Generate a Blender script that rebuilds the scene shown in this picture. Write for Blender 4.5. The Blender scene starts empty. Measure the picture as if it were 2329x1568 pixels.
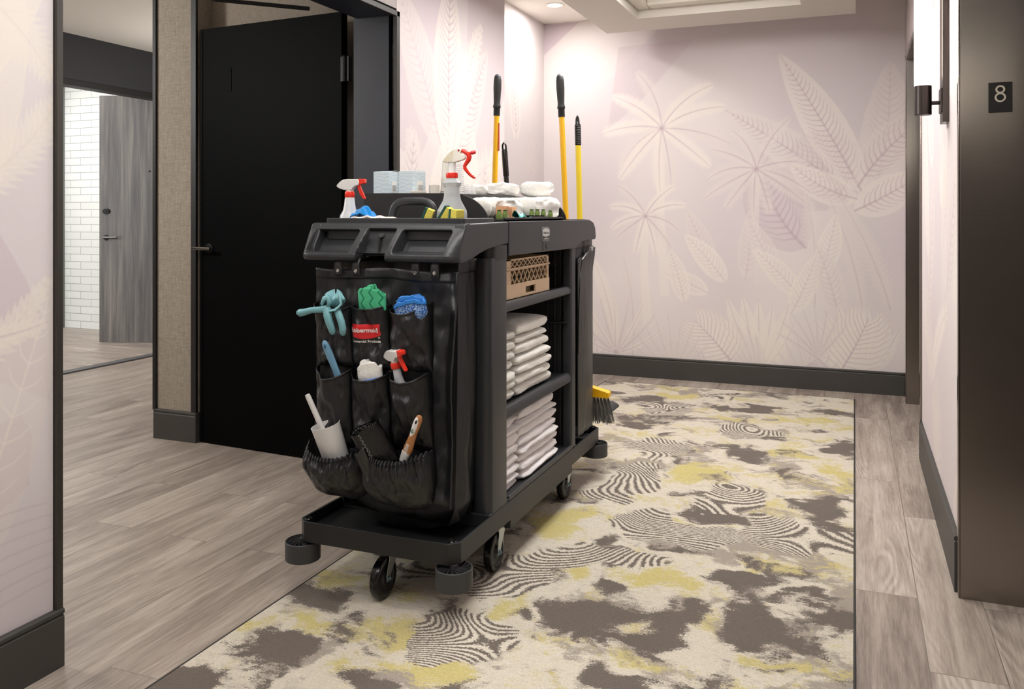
import bpy, bmesh, math, random
import numpy as np
from mathutils import Vector, Matrix, noise, Euler
R = math.radians
PI = math.pi
S = bpy.context.scene
COL = S.collection

# ---------------------------------------------------------------- camera, world, exposure
cam_d = bpy.data.cameras.new('camera')
cam = bpy.data.objects.new('camera', cam_d)
COL.objects.link(cam)
cam.location = (0, 0, 1.18)
cam.rotation_euler = (R(90), 0, R(21.865))
cam_d.sensor_width = 36.0
cam_d.lens = 36.0 * 1940 / 2329
cam_d.shift_y = -(784 - 487) / 2329
cam_d.clip_start = 0.05
S.camera = cam
S.view_settings.view_transform = 'Standard'
S.view_settings.look = 'None'
S.view_settings.gamma = 1
S.view_settings.exposure = 0.0
S.view_settings.use_curve_mapping = False
w = bpy.data.worlds.new('world')
S.world = w
w.use_nodes = True
w.node_tree.nodes['Background'].inputs[0].default_value = (0.75, 0.82, 0.95, 1)
w.node_tree.nodes['Background'].inputs[1].default_value = 0.6


def area(name, loc, rot, sx, sy, power, col=(1, 1, 1), spread=180):
    d = bpy.data.lights.new(name, 'AREA')
    d.shape = 'RECTANGLE'
    d.size, d.size_y = sx, sy
    d.energy = power
    d.color = col
    d.spread = R(spread)
    o = bpy.data.objects.new(name, d)
    COL.objects.link(o)
    o.location = loc
    o.rotation_euler = rot
    return o


def spot(name, loc, power, ang, blend=0.6, rad=0.05, col=(1, 0.965, 0.92), rot=(0, 0, 0)):
    d = bpy.data.lights.new(name, 'SPOT')
    d.energy = power
    d.spot_size = R(ang)
    d.spot_blend = blend
    d.shadow_soft_size = rad
    d.color = col
    o = bpy.data.objects.new(name, d)
    COL.objects.link(o)
    o.location = loc
    o.rotation_euler = rot
    return o


WARM = (1, 0.99, 0.975)


def disc(name, loc, size, power, col=(1, 0.975, 0.95)):
    o = area(name, loc, (0, 0, 0), size, size, power, col)
    o.data.shape = 'DISK'
    return o


# added tray fills, recessed downlights, added lobby fills, daylight of the far room
area('tray_fill_light', (-0.8, 1.2, 2.565), (0, 0, 0), 0.7, 2.6, 36, WARM)
area('tray_fill_light', (-0.8, 4.1, 2.565), (0, 0, 0), 0.7, 1.6, 52, WARM)
disc('downlight_lamp', (-1.907, 5.541, 2.600), 0.10, 9)
disc('downlight_lamp', (-1.80, 2.1, 2.600), 0.10, 4)
disc('downlight_lamp', (-1.80, 0.2, 2.600), 0.10, 4)
pd = bpy.data.lights.new('lobby_fill_light', 'POINT')  # unseen point lights added to brighten the lobby and its ceiling
pd.energy, pd.shadow_soft_size, pd.color = 100, 0.18, (1, 0.99, 0.96)
pl_ = bpy.data.objects.new('lobby_fill_light', pd)
COL.objects.link(pl_)
pl_.location = (-4.3, 1.7, 2.10)
pl2 = bpy.data.objects.new('lobby_fill_light', pd.copy())
pl2.data.energy = 30
COL.objects.link(pl2)
pl2.location = (-4.2, 5.3, 1.75)

area('far_room_window_light', (-7.2, 2.6, 1.5), (R(90), 0, R(180)), 2.4, 1.9, 150, (0.80, 0.89, 1.0))
area('far_room_ceiling_light', (-7.0, 5.2, 2.7), (0, 0, 0), 1.0, 1.0, 48, (1, 0.98, 0.95))

# ---------------------------------------------------------------- material helpers


def lin(c):
    if isinstance(c, str):
        c = [int(c[i:i + 2], 16) / 255 for i in (0, 2, 4)]
    else:
        c = [v / 255 for v in c]
    return tuple((v / 12.92 if v <= 0.04045 else ((v + 0.055) / 1.055) ** 2.4) for v in c) + (1,)


class Nt:
    """small node-tree writer"""

    def __init__(s, name):
        s.m = bpy.data.materials.new(name)
        s.m.use_nodes = True
        s.t = s.m.node_tree
        s.b = s.t.nodes['Principled BSDF']

    def n(s, typ, **kw):
        nd = s.t.nodes.new('ShaderNode' + typ)
        for k, v in kw.items():
            if isinstance(k, str) and k.startswith('i_'):
                key = k[2:]
                sock = nd.inputs[int(key)] if key.isdigit() else nd.inputs[key]
                if isinstance(v, bpy.types.NodeSocket):
                    s.t.links.new(v, sock)
                else:
                    sock.default_value = v
            else:
                setattr(nd, k, v)
        return nd

    def link(s, a, b):
        s.t.links.new(a, b)

    def math(s, op, a, b=0.0, c=0.0, clamp=False):
        nd = s.n('Math', operation=op, use_clamp=clamp)
        for i, v in enumerate((a, b, c)):
            if isinstance(v, bpy.types.NodeSocket):
                s.link(v, nd.inputs[i])
            else:
                nd.inputs[i].default_value = v
        return nd.outputs[0]

    def vmath(s, op, a, b=(0, 0, 0), scale=None):
        nd = s.n('VectorMath', operation=op)
        for i, v in enumerate((a, b)):
            if isinstance(v, bpy.types.NodeSocket):
                s.link(v, nd.inputs[i])
            else:
                nd.inputs[i].default_value = v
        if scale is not None:
            if isinstance(scale, bpy.types.NodeSocket):
                s.link(scale, nd.inputs['Scale'])
            else:
                nd.inputs['Scale'].default_value = scale
        return nd.outputs['Value'] if op in ('LENGTH', 'DISTANCE', 'DOT_PRODUCT') else nd.outputs[0]

    def obj(s):
        return s.n('TexCoord').outputs['Object']

    def mapping(s, vec, scale=(1, 1, 1), loc=(0, 0, 0), rot=(0, 0, 0)):
        nd = s.n('Mapping')
        s.link(vec, nd.inputs[0])
        nd.inputs['Location'].default_value = loc
        nd.inputs['Rotation'].default_value = rot
        nd.inputs['Scale'].default_value = scale
        return nd.outputs[0]

    def noise(s, vec, scale, detail=3, rough=0.55, dist=0.0):
        nd = s.n('TexNoise')
        s.link(vec, nd.inputs['Vector'])
        nd.inputs['Scale'].default_value = scale
        nd.inputs['Detail'].default_value = detail
        nd.inputs['Roughness'].default_value = rough
        nd.inputs['Distortion'].default_value = dist
        return nd.outputs['Fac']

    def ramp(s, fac, stops, interp='LINEAR'):
        nd = s.n('ValToRGB')
        nd.color_ramp.interpolation = interp
        el = nd.color_ramp.elements
        while len(el) < len(stops):
            el.new(0.5)
        for e, (p, c) in zip(el, stops):
            e.position = p
            e.color = c if isinstance(c, tuple) and len(c) == 4 else lin(c)
        s.link(fac, nd.inputs[0])
        return nd.outputs[0]

    def mix(s, fac, a, b, mode='MIX'):
        nd = s.n('Mix', data_type='RGBA', blend_type=mode)
        for sock, v in ((nd.inputs[0], fac), (nd.inputs[6], a), (nd.inputs[7], b)):
            if isinstance(v, bpy.types.NodeSocket):
                s.link(v, sock)
            else:
                sock.default_value = v
        return nd.outputs[2]

    def step(s, v, lo, hi):
        nd = s.n('MapRange', interpolation_type='SMOOTHSTEP')
        s.link(v, nd.inputs[0])
        nd.inputs[1].default_value = lo
        nd.inputs[2].default_value = hi
        return nd.outputs[0]

    def bump(s, h, strength=0.3, dist=0.01):
        nd = s.n('Bump')
        nd.inputs['Strength'].default_value = strength
        nd.inputs['Distance'].default_value = dist
        s.link(h, nd.inputs['Height'])
        s.link(nd.outputs[0], s.b.inputs['Normal'])

    def col(s, v):
        if isinstance(v, bpy.types.NodeSocket):
            s.link(v, s.b.inputs['Base Color'])
        else:
            s.b.inputs['Base Color'].default_value = v

    def set(s, **kw):
        for k, v in kw.items():
            s.b.inputs[k.replace('_', ' ')].default_value = v
        return s


def pbr(name, col, rough=0.5, metal=0.0, var=0.0, vscale=8, bump=0.0, bscale=60, bdist=0.002, **kw):
    q = Nt(name)
    c = lin(col)
    q.set(Roughness=rough, Metallic=metal)
    o = q.obj()
    if var > 0:
        f = q.noise(o, vscale, 4)
        a = tuple(max(0, x * (1 - var)) for x in c[:3]) + (1,)
        b = tuple(min(1, x * (1 + var)) for x in c[:3]) + (1,)
        q.col(q.ramp(f, [(0.3, a), (0.7, b)]))
    else:
        q.col(c)
    if bump > 0:
        q.bump(q.noise(o, bscale, 4), bump, bdist)
    for k, v in kw.items():
        q.b.inputs[k.replace('_', ' ')].default_value = v
    return q.m


def emis(name, col, strength):
    q = Nt(name)
    q.set(Roughness=0.5)
    q.col(lin(col))
    q.b.inputs['Emission Color'].default_value = lin(col)
    q.b.inputs['Emission Strength'].default_value = strength
    return q.m

# ---------------------------------------------------------------- mesh helpers


def wloc(o):
    v = Vector((0, 0, 0))
    while o is not None:
        v += o.location
        o = o.parent
    return v


class MB:
    """collects shapes (given in world or local coordinates) and links them as ONE mesh object"""

    def __init__(s):
        s.v, s.f, s.mi = [], [], []
        s.M = None

    def add(s, vs, fs, mi=0):
        b = len(s.v)
        for p in vs:
            p = Vector(p)
            if s.M is not None:
                p = s.M @ p
            s.v.append(p)
        for f in fs:
            s.f.append([b + i for i in f])
            s.mi.append(mi)
        return s

    def box(s, x0, x1, y0, y1, z0, z1, mi=0):
        vs = [(x, y, z) for z in (z0, z1) for y in (y0, y1) for x in (x0, x1)]
        return s.add(vs, [(0, 2, 3, 1), (4, 5, 7, 6), (0, 1, 5, 4), (2, 6, 7, 3), (0, 4, 6, 2), (1, 3, 7, 5)], mi)

    def cbox(s, c, d, M=None, mi=0):
        """box by centre and size, optional rotation matrix about the centre"""
        vs = []
        for z in (-.5, .5):
            for y in (-.5, .5):
                for x in (-.5, .5):
                    p = Vector((x * d[0], y * d[1], z * d[2]))
                    if M is not None:
                        p = M @ p
                    vs.append(p + Vector(c))
        return s.add(vs, [(0, 2, 3, 1), (4, 5, 7, 6), (0, 1, 5, 4), (2, 6, 7, 3), (0, 4, 6, 2), (1, 3, 7, 5)], mi)

    def grid(s, fn, nu, nv, mi=0, cu=False, cv=False):
        nU, nV = nu + (0 if cu else 1), nv + (0 if cv else 1)
        vs = [fn(i / nu, j / nv) for j in range(nV) for i in range(nU)]
        fs = []
        for j in range(nv):
            for i in range(nu):
                a, b = i, (i + 1) % nU
                c, d = j, (j + 1) % nV
                fs.append((c * nU + a, c * nU + b, d * nU + b, d * nU + a))
        return s.add(vs, fs, mi)

    def sweep(s, pts, rad, seg=12, cap=True, mi=0, flat=1.0, up=None):
        """tube along pts; rad number or list; flat = second radius factor"""
        pts = [Vector(p) for p in pts]
        n = len(pts)
        rad = [rad] * n if isinstance(rad, (int, float)) else rad
        vs = []
        prev = None
        for i, p in enumerate(pts):
            t = (pts[min(i + 1, n - 1)] - pts[max(i - 1, 0)]).normalized()
            if prev is None:
                a = Vector(up) if up else (Vector((0, 0, 1)) if abs(t.z) < 0.9 else Vector((1, 0, 0)))
            else:
                a = prev
            x = (a - t * a.dot(t)).normalized()
            y = t.cross(x)
            prev = x
            for k in range(seg):
                th = 2 * PI * k / seg
                vs.append(p + x * math.cos(th) * rad[i] + y * math.sin(th) * rad[i] * flat)
        fs = []
        for i in range(n - 1):
            for k in range(seg):
                k2 = (k + 1) % seg
                fs.append((i * seg + k, i * seg + k2, (i + 1) * seg + k2, (i + 1) * seg + k))
        if cap:
            fs.append(tuple(range(seg))[::-1])
            fs.append(tuple((n - 1) * seg + k for k in range(seg)))
        return s.add(vs, fs, mi)

    def lathe(s, prof, c=(0, 0, 0), seg=24, M=None, mi=0, cap=True, sx=1.0, sy=1.0):
        vs = []
        for r, z in prof:
            for k in range(seg):
                th = 2 * PI * k / seg
                p = Vector((math.cos(th) * r * sx, math.sin(th) * r * sy, z))
                if M is not None:
                    p = M @ p
                vs.append(p + Vector(c))
        n = len(prof)
        fs = []
        for i in range(n - 1):
            for k in range(seg):
                k2 = (k + 1) % seg
                fs.append((i * seg + k, i * seg + k2, (i + 1) * seg + k2, (i + 1) * seg + k))
        if cap:
            if prof[0][0] > 1e-5:
                fs.append(tuple(range(seg))[::-1])
            if prof[-1][0] > 1e-5:
                fs.append(tuple((n - 1) * seg + k for k in range(seg)))
        return s.add(vs, fs, mi)

    def prism(s, poly, f0, f1, mi=0):
        """poly: list of 2d points; f0, f1 map (a,b)->3d for the two ends"""
        n = len(poly)
        vs = [f0(*p) for p in poly] + [f1(*p) for p in poly]
        fs = [tuple(range(n))[::-1], tuple(range(n, 2 * n))]
        for i in range(n):
            j = (i + 1) % n
            fs.append((i, j, n + j, n + i))
        return s.add(vs, fs, mi)

    def build(s, name, mats, parent=None, smooth=35, bevel=0, seg=2, solid=0, sub=0, local=False, weld=False):
        me = bpy.data.meshes.new(name)
        off = Vector((0, 0, 0)) if (parent is None or local) else wloc(parent)
        me.from_pydata([tuple(p - off) for p in s.v], [], s.f)
        if not isinstance(mats, (list, tuple)):
            mats = [mats]
        for m in mats:
            me.materials.append(m)
        me.polygons.foreach_set('material_index', s.mi)
        bm = bmesh.new()
        bm.from_mesh(me)
        if weld:
            bmesh.ops.remove_doubles(bm, verts=bm.verts, dist=1e-5)
        if not sub_flat(s):
            bmesh.ops.recalc_face_normals(bm, faces=bm.faces)
        bm.to_mesh(me)
        bm.free()
        if smooth:
            me.polygons.foreach_set('use_smooth', [True] * len(me.polygons))
            me.set_sharp_from_angle(angle=R(smooth))
        me.update()
        o = bpy.data.objects.new(name, me)
        COL.objects.link(o)
        if parent is not None:
            o.parent = parent
        if solid:
            m = o.modifiers.new('solid', 'SOLIDIFY')
            m.thickness = solid
            m.offset = 0
        if bevel:
            m = o.modifiers.new('bevel', 'BEVEL')
            m.width = bevel
            m.segments = seg
            m.limit_method = 'ANGLE'
            m.angle_limit = R(40)
            m.harden_normals = bool(smooth)
        if sub:
            m = o.modifiers.new('sub', 'SUBSURF')
            m.levels = m.render_levels = sub
        return o


def sub_flat(mb):
    return getattr(mb, 'keep_normals', False)


def tag(o, label=None, cat=None, group=None, kind=None):
    if label:
        o['label'] = label
    if cat:
        o['category'] = cat
    if group:
        o['group'] = group
    if kind:
        o['kind'] = kind
    return o


def thing(name, label, cat, loc=(0, 0, 0), group=None, rot=None):
    o = bpy.data.objects.new(name, None)
    o.empty_display_size = 0.05
    COL.objects.link(o)
    o.location = loc
    if rot:
        o.rotation_euler = rot
    return tag(o, label, cat, group)


def dup(root, loc=None, rot=None, label=None):
    r = root.copy()
    COL.objects.link(r)
    if loc is not None:
        r.location = loc
    if rot is not None:
        r.rotation_euler = rot
    if label:
        r['label'] = label
    for ch in list(root.children):
        c = ch.copy()
        COL.objects.link(c)
        c.parent = r
        for g in ch.children:
            d = g.copy()
            COL.objects.link(d)
            d.parent = c
    return r


def struct(mb, name, mats, **kw):
    o = mb.build(name, mats, **kw)
    o['kind'] = 'structure'
    return o


def sm(a, b, x):
    t = min(1, max(0, (x - a) / (b - a)))
    return t * t * (3 - 2 * t)


def fbm(p, oct=3):
    return noise.fractal(Vector(p), 0.6, 2.1, oct)
# ---------------------------------------------------------------- materials of the place


def wood_floor(name, rot=0.0, tint=(1, 1, 1)):
    q = Nt(name)
    o = q.mapping(q.obj(), rot=(0, 0, rot))
    br = q.n('TexBrick', offset=0.37, squash=1.0)
    sw = q.mapping(o, rot=(0, 0, R(90)))
    q.link(sw, br.inputs['Vector'])
    for k, v in (('Scale', 1.0), ('Mortar Size', 0.0016), ('Mortar Smooth', 0.2), ('Bias', 0.0), ('Brick Width', 1.22), ('Row Height', 0.18)):
        br.inputs[k].default_value = v
    br.inputs['Color1'].default_value = (0, 0, 0, 1)
    br.inputs['Color2'].default_value = (1, 1, 1, 1)
    br.inputs['Mortar'].default_value = (0.5, 0.5, 0.5, 1)
    tone = br.outputs['Color']
    shift = q.vmath('SCALE', tone, scale=7.3)
    p = q.vmath('ADD', o, shift)
    # broad streaks
    n1 = q.noise(q.mapping(p, (9, 0.9, 1)), 1.6, 5, 0.6, 0.6)
    n2 = q.noise(q.mapping(p, (60, 2.0, 1)), 2.0, 4, 0.65)
    n4 = q.noise(q.mapping(p, (150, 9, 1)), 1.5, 2, 0.6)
    # cathedral rings
    ww = q.n('TexWave', wave_type='RINGS', rings_direction='SPHERICAL', wave_profile='SIN')
    cell = q.mapping(p, (6.0, 0.85, 1))
    vo = q.n('TexNoise')
    q.link(cell, vo.inputs['Vector'])
    vo.inputs['Scale'].default_value = 1.1
    vo.inputs['Detail'].default_value = 1.5
    rings = q.math('SINE', q.math('MULTIPLY', vo.outputs['Fac'], 130.0))
    rm = q.math('MULTIPLY', q.math('ADD', rings, 1.0), 0.5)
    rmask = q.step(q.noise(q.mapping(p, (3.5, 0.7, 1)), 1.0, 2), 0.50, 0.66)
    t = q.math('MULTIPLY', n1, 0.42)
    t = q.math('ADD', t, q.math('MULTIPLY', n2, 0.22))
    t = q.math('ADD', t, q.math('MULTIPLY', n4, 0.16))
    t = q.math('ADD', t, q.math('MULTIPLY', q.math('MULTIPLY', rm, rmask), 0.09))
    t = q.math('ADD', t, q.math('MULTIPLY', tone, 0.07))
    c = q.ramp(t, [(0.30, (112, 100, 92)), (0.40, (146, 133, 123)), (0.50, (172, 160, 149)), (0.62, (200, 189, 178))])
    gap = q.math('SUBTRACT', 1.0, q.math('MULTIPLY', br.outputs['Fac'], 0.45))
    c = q.mix(1.0, c, q.n('CombineColor', i_0=gap, i_1=gap, i_2=gap).outputs[0], 'MULTIPLY')
    c = q.mix(1.0, c, tint + (1,), 'MULTIPLY')
    q.col(c)
    q.set(Roughness=0.42)
    q.b.inputs['Specular IOR Level'].default_value = 0.45
    q.bump(q.math('ADD', n4, n2), 0.12, 0.002)
    return q.m


def rug_mat():
    q = Nt('rug_pile')
    g = q.vmath('ADD', q.obj(), (-.81, 1.9, 0))
    # fibre jitter, streaked along the width of the rug
    j1 = q.n('TexNoise')
    q.link(q.mapping(g, (150, 230, 1)), j1.inputs['Vector'])
    j1.inputs['Scale'].default_value = 1.0
    j1.inputs['Detail'].default_value = 3
    jit = q.vmath('MULTIPLY', q.vmath('SUBTRACT', j1.outputs['Color'], (0.5, 0.5, 0.5)), (0.075, 0.034, 0))
    p = q.vmath('ADD', g, jit)
    wv = q.n('TexNoise')
    q.link(g, wv.inputs['Vector'])
    wv.inputs['Scale'].default_value = 5.0
    wv.inputs['Detail'].default_value = 3
    warp = q.vmath('MULTIPLY', q.vmath('SUBTRACT', wv.outputs['Color'], (0.5, 0.5, 0.5)), (0.26, 0.26, 0))
    pw = q.vmath('ADD', p, warp)

    def blobs(lst, vec):
        acc = None
        for (x, y, rx, ry, s_) in lst:
            m = q.mapping(vec, (1 / rx, 1 / ry, 0), (-x / rx, -y / ry, 0))
            d = q.vmath('LENGTH', m)
            v = q.math('MULTIPLY', q.math('SUBTRACT', 1.0, d, clamp=True), s_)
            acc = v if acc is None else q.math('MAXIMUM', acc, v)
        return acc
    dark = blobs([(-0.72, 2.36, .20, .16, 1), (-0.50, 2.33, .10, .16, 1), (-0.47, 2.52, .11, .10, 1), (-0.20, 2.50, .20, .16, 1), (-0.04, 2.62, .10, .12, 1),
                  (-0.33, 2.80, .18, .10, 1), (-0.16, 2.76, .14, .08, .8), (-0.75, 5.25, .16, .14, 1), (-0.53, 5.3, .14, .14, 1), (-0.12, 5.4, .16, .12, .9),
                  (-0.50, 4.33, .20, .20, .8), (-0.12, 3.65, .14, .26, .9), (-0.53, 3.43, .16, .13, 1), (-1.47, 1.88, .16, .13, 1), (-1.58, 1.68, .14, .12, 1),
                  (-1.52, 2.2, .14, .13, 1), (-1.12, 1.82, .14, .10, 1), (-1.14, 4.72, .22, .16, .8), (-0.70, 2.62, .10, .08, .9), (-0.58, 2.08, .16, .07, .8),
                  (-0.9, 2.35, .05, .07, .9), (-0.55, 3.0, .12, .06, .7), (-0.1, 2.05, .1, .1, 1), (-1.25, 5.3, .2, .2, .8), (-0.02, 4.6, .12, .2, .7)], pw)
    yell = blobs([(-1.40, 2.03, .20, .08, 1), (-1.2, 2.10, .18, .10, 1), (-1.02, 1.96, .12, .12, .9), (-1.04, 2.44, .14, .10, .7), (-0.65, 3.92, .22, .22, 1),
                  (-0.30, 4.42, .16, .22, .9), (-0.06, 4.12, .14, .18, .9), (-0.22, 2.96, .24, .09, 1), (-0.06, 3.04, .12, .10, .9), (-0.43, 2.5, .12, .12, .7),
                  (-0.52, 2.2, .10, .07, .9), (-1.09, 5.5, .22, .16, .9), (-0.22, 5.12, .3, .2, .7), (-1.05, 3.1, .13, .24, .9), (-0.21, 2.34, .12, .05, .9),
                  (-0.86, 2.62, .08, .14, .8), (-0.62, 2.72, .2, .1, .7), (-0.7, 5.0, .3, .12, .6), (-0.2, 3.95, .3, .1, .6), (-0.35, 1.95, .3, .12, .7)], pw)
    zeb = blobs([(-1.06, 2.55, .20, .30, 1), (-1.02, 2.16, .20, .24, 1), (-0.90, 2.78, .18, .22, 1), (-0.70, 2.84, .16, .12, 1), (-0.90, 3.62, .20, .40, 1),
                 (-0.93, 4.25, .20, .34, 1), (-0.56, 4.72, .26, .26, 1), (-0.24, 3.30, .26, .24, 1), (-0.03, 3.28, .16, .22, 1), (-0.50, 3.60, .22, .3, .9),
                 (-0.52, 3.16, .22, .18, .9), (-1.1, 5.15, .3, .3, .9), (-0.75, 3.2, .2, .25, .9), (-0.8, 5.55, .2, .15, .8), (-1.3, 2.5, .2, .15, .8)], pw)
    n = q.noise(pw, 4.6, 7, 0.68)
    n2 = q.noise(q.mapping(pw, (1, 1, 1), (7.7, 3.1, 0)), 5.6, 7, 0.70)
    n3 = q.noise(q.mapping(pw, (1, 1, 1), (1.7, 9.1, 0)), 3.4, 4, 0.6)
    nf = q.math('MULTIPLY', q.math('SUBTRACT', q.noise(q.mapping(p, (48, 84, 1)), 1.0, 5, 0.75), 0.5), 0.26)
    n = q.math('ADD', n, nf)
    n2 = q.math('ADD', n2, q.math('MULTIPLY', nf, 3.0))
    df = q.math('ADD', q.math('MULTIPLY', dark, 0.30), n)
    yf = q.math('ADD', q.math('MULTIPLY', yell, 0.26), n2)
    dm = q.step(df, 0.590, 0.600)
    ym = q.step(yf, 0.575, 0.600)
    gm = q.step(q.math('ADD', n3, nf), 0.530, 0.560)
    # combed wave lines
    wf = q.noise(q.mapping(g, (1, 1, 1), (3.3, 5.2, 0)), 1.7, 1, 0.4, 0.3)
    wx = q.n('SeparateXYZ', i_0=p)
    ph = q.math('ADD', q.math('MULTIPLY', wf, 330.0), q.math('MULTIPLY', wx.outputs[1], 150.0))
    ph = q.math('ADD', ph, q.math('MULTIPLY', q.math('SINE', q.math('MULTIPLY', wx.outputs[0], 14.0)), 3.2))
    st = q.math('SINE', ph)
    zz = q.math('ADD', q.math('MULTIPLY', zeb, 0.9), q.math('MULTIPLY', q.math('SUBTRACT', n3, 0.5), 0.9))
    zm = q.step(zz, 0.30, 0.33)
    edge = q.math('ADD', q.math('MULTIPLY', q.math('SUBTRACT', n, 0.5), 1.2), q.math('MULTIPLY', nf, 14.0))
    sm_ = q.step(q.math('ADD', st, edge), -0.05, 0.1)
    pile = q.noise(q.mapping(g, (1, 1, 1)), 170, 4, 0.8)
    fine = q.noise(q.mapping(g, (1, 2.2, 1)), 90, 3, 0.7)
    cream = q.mix(fine, lin((190, 182, 167)), lin((218, 209, 193)))
    grey = q.mix(fine, lin((142, 132, 122)), lin((168, 158, 146)))
    tau = q.mix(fine, lin((92, 83, 76)), lin((112, 102, 93)))
    yel = q.mix(fine, lin((176, 163, 100)), lin((206, 193, 134)))
    mot = q.step(q.noise(q.mapping(p, (28, 56, 1), (3, 1, 0)), 1.0, 5, 0.75), 0.56, 0.62)
    c = q.mix(gm, cream, grey)
    c = q.mix(q.math('MULTIPLY', mot, 0.45), c, grey)
    c = q.mix(ym, c, yel)
    inner = q.step(df, 0.550, 0.575)
    c = q.mix(q.math('MULTIPLY', inner, 0.55), c, grey)
    c = q.mix(dm, c, tau)
    z = q.mix(sm_, cream, tau)
    c = q.mix(zm, c, z)
    pm = q.math('ADD', 0.60, q.math('MULTIPLY', pile, 0.82))
    c = q.mix(1.0, c, q.n('CombineColor', i_0=pm, i_1=pm, i_2=pm).outputs[0], 'MULTIPLY')
    q.col(c)
    q.set(Roughness=0.95)
    q.b.inputs['Specular IOR Level'].default_value = 0.1
    q.b.inputs['Sheen Weight'].default_value = 0.15
    q.bump(pile, 0.7, 0.004)
    return q.m


def brushed(name, col, rough=0.28, horiz=True, amp=0.05):
    q = Nt(name)
    o = q.obj()
    sc = (4, 4, 900) if horiz else (700, 700, 3)
    f = q.noise(q.mapping(o, sc), 1.0, 3, 0.6)
    f2 = q.noise(q.mapping(o, (1, 1, 1)), 2.5, 3)
    q.col(q.mix(f, tuple(v * 0.9 for v in lin(col)[:3]) + (1,), lin(col)))
    r = q.math('ADD', rough - amp, q.math('MULTIPLY', f, amp * 2))
    q.link(r, q.b.inputs['Roughness'])
    q.set(Metallic=1.0)
    q.b.inputs['Anisotropic'].default_value = 0.6
    q.bump(f, 0.05, 0.0005)
    return q.m


def wallpaper_mat(name, flat=None):
    q = Nt(name)
    o = q.obj()
    weave = q.noise(o, 420, 2, 0.6)
    k = q.math('ADD', 0.965, q.math('MULTIPLY', weave, 0.07))
    src = lin(flat) if flat else q.n('VertexColor', layer_name='print').outputs[0]
    c = q.mix(1.0, src, q.n('CombineColor', i_0=k, i_1=k, i_2=k).outputs[0], 'MULTIPLY')
    q.col(c)
    q.set(Roughness=0.75)
    q.b.inputs['Specular IOR Level'].default_value = 0.25
    q.bump(weave, 0.08, 0.001)
    return q.m


def linen_mat():
    q = Nt('linen_wallcovering')
    o = q.obj()
    a = q.noise(q.mapping(o, (30, 30, 500)), 1.0, 4, 0.7)
    b = q.noise(q.mapping(o, (420, 420, 25)), 1.0, 4, 0.7)
    f = q.math('MULTIPLY', q.math('ADD', a, b), 0.5)
    q.col(q.ramp(f, [(0.36, (118, 108, 97)), (0.64, (168, 157, 143))]))
    q.set(Roughness=0.85)
    q.bump(f, 0.2, 0.001)
    return q.m


def brick_mat():
    q = Nt('white_glazed_brick')
    o = q.obj()
    br = q.n('TexBrick', offset=0.5, offset_frequency=2)
    s_ = q.n('SeparateXYZ', i_0=o)
    v = q.n('CombineXYZ', i_0=s_.outputs[0], i_1=s_.outputs[2])
    q.link(v.outputs[0], br.inputs['Vector'])
    for k, vv in (('Scale', 1.0), ('Mortar Size', 0.0028), ('Mortar Smooth', 0.1), ('Bias', 0.0), ('Brick Width', 0.29), ('Row Height', 0.0765)):
        br.inputs[k].default_value = vv
    br.inputs['Color1'].default_value = lin((226, 228, 226))
    br.inputs['Color2'].default_value = lin((232, 234, 232))
    br.inputs['Mortar'].default_value = lin((158, 160, 158))
    q.col(br.outputs['Color'])
    q.set(Roughness=0.4)
    q.bump(q.math('SUBTRACT', 1.0, br.outputs['Fac']), 0.4, 0.004)
    return q.m


def door_wood():
    q = Nt('grey_wood_laminate')
    o = q.obj()
    a = q.noise(q.mapping(o, (14, 14, 0.7)), 1.2, 5, 0.6, 0.4)
    b = q.noise(q.mapping(o, (80, 80, 2.5)), 1.0, 3, 0.6)
    f = q.math('ADD', q.math('MULTIPLY', a, 0.7), q.math('MULTIPLY', b, 0.3))
    q.col(q.ramp(f, [(0.32, (70, 66, 66)), (0.5, (102, 97, 95)), (0.68, (136, 130, 124))]))
    q.set(Roughness=0.45)
    return q.m


M = {}
M['floor'] = wood_floor('oak_plank_floor')
M['floor2'] = wood_floor('oak_plank_floor_far_room', R(90))
M['rug'] = rug_mat()
M['rug_edge'] = pbr('rug_binding', (52, 50, 48), 0.9, bump=0.3, bscale=300)
M['steel'] = brushed('brushed_bronze_steel', (156, 150, 145), 0.30)
M['steel_edge'] = brushed('polished_steel_edge', (150, 142, 138), 0.16)
M['mural'] = wallpaper_mat('printed_jungle_wallpaper')
M['wp'] = wallpaper_mat('plain_wallpaper', (212, 202, 204))
M['linen'] = linen_mat()
M['brick'] = brick_mat()
M['doorwood'] = door_wood()
M['ceil'] = pbr('ceiling_paint', (232, 226, 217), 0.9, var=0.01)
M['slab'] = pbr('soffit_paint', (214, 208, 200), 0.9, var=0.01)
M['crown'] = pbr('crown_paint', (230, 225, 213), 0.8)
M['base'] = pbr('baseboard_charcoal', (62, 60, 57), 0.5, var=0.06, vscale=5, bump=0.05, bscale=120)
M['navy'] = pbr('navy_black_paint', (44, 47, 58), 0.45, var=0.05, vscale=3)
M['header'] = pbr('charcoal_paint', (46, 45, 50), 0.6, var=0.05, vscale=3)
M['blackdoor'] = pbr('black_door_paint', (6, 6, 7), 0.55, var=0.15, vscale=2, bump=0.04, bscale=70, Specular_IOR_Level=.05)
M['trim'] = pbr('dark_bronze_trim', (50, 46, 42), 0.45)
M['blacktrim'] = pbr('black_trim', (22, 21, 22), 0.5)
M['blackmetal'] = pbr('black_metal', (13, 13, 14), 0.45, 0.0, Specular_IOR_Level=.3)
M['chrome'] = pbr('satin_nickel', (190, 188, 184), 0.25, 1.0)
M['bronze'] = brushed('sconce_bronze', (72, 66, 64), 0.3, False)
M['threshold'] = pbr('threshold_strip', (88, 88, 90), 0.5)
# ---------------------------------------------------------------- the building


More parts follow.
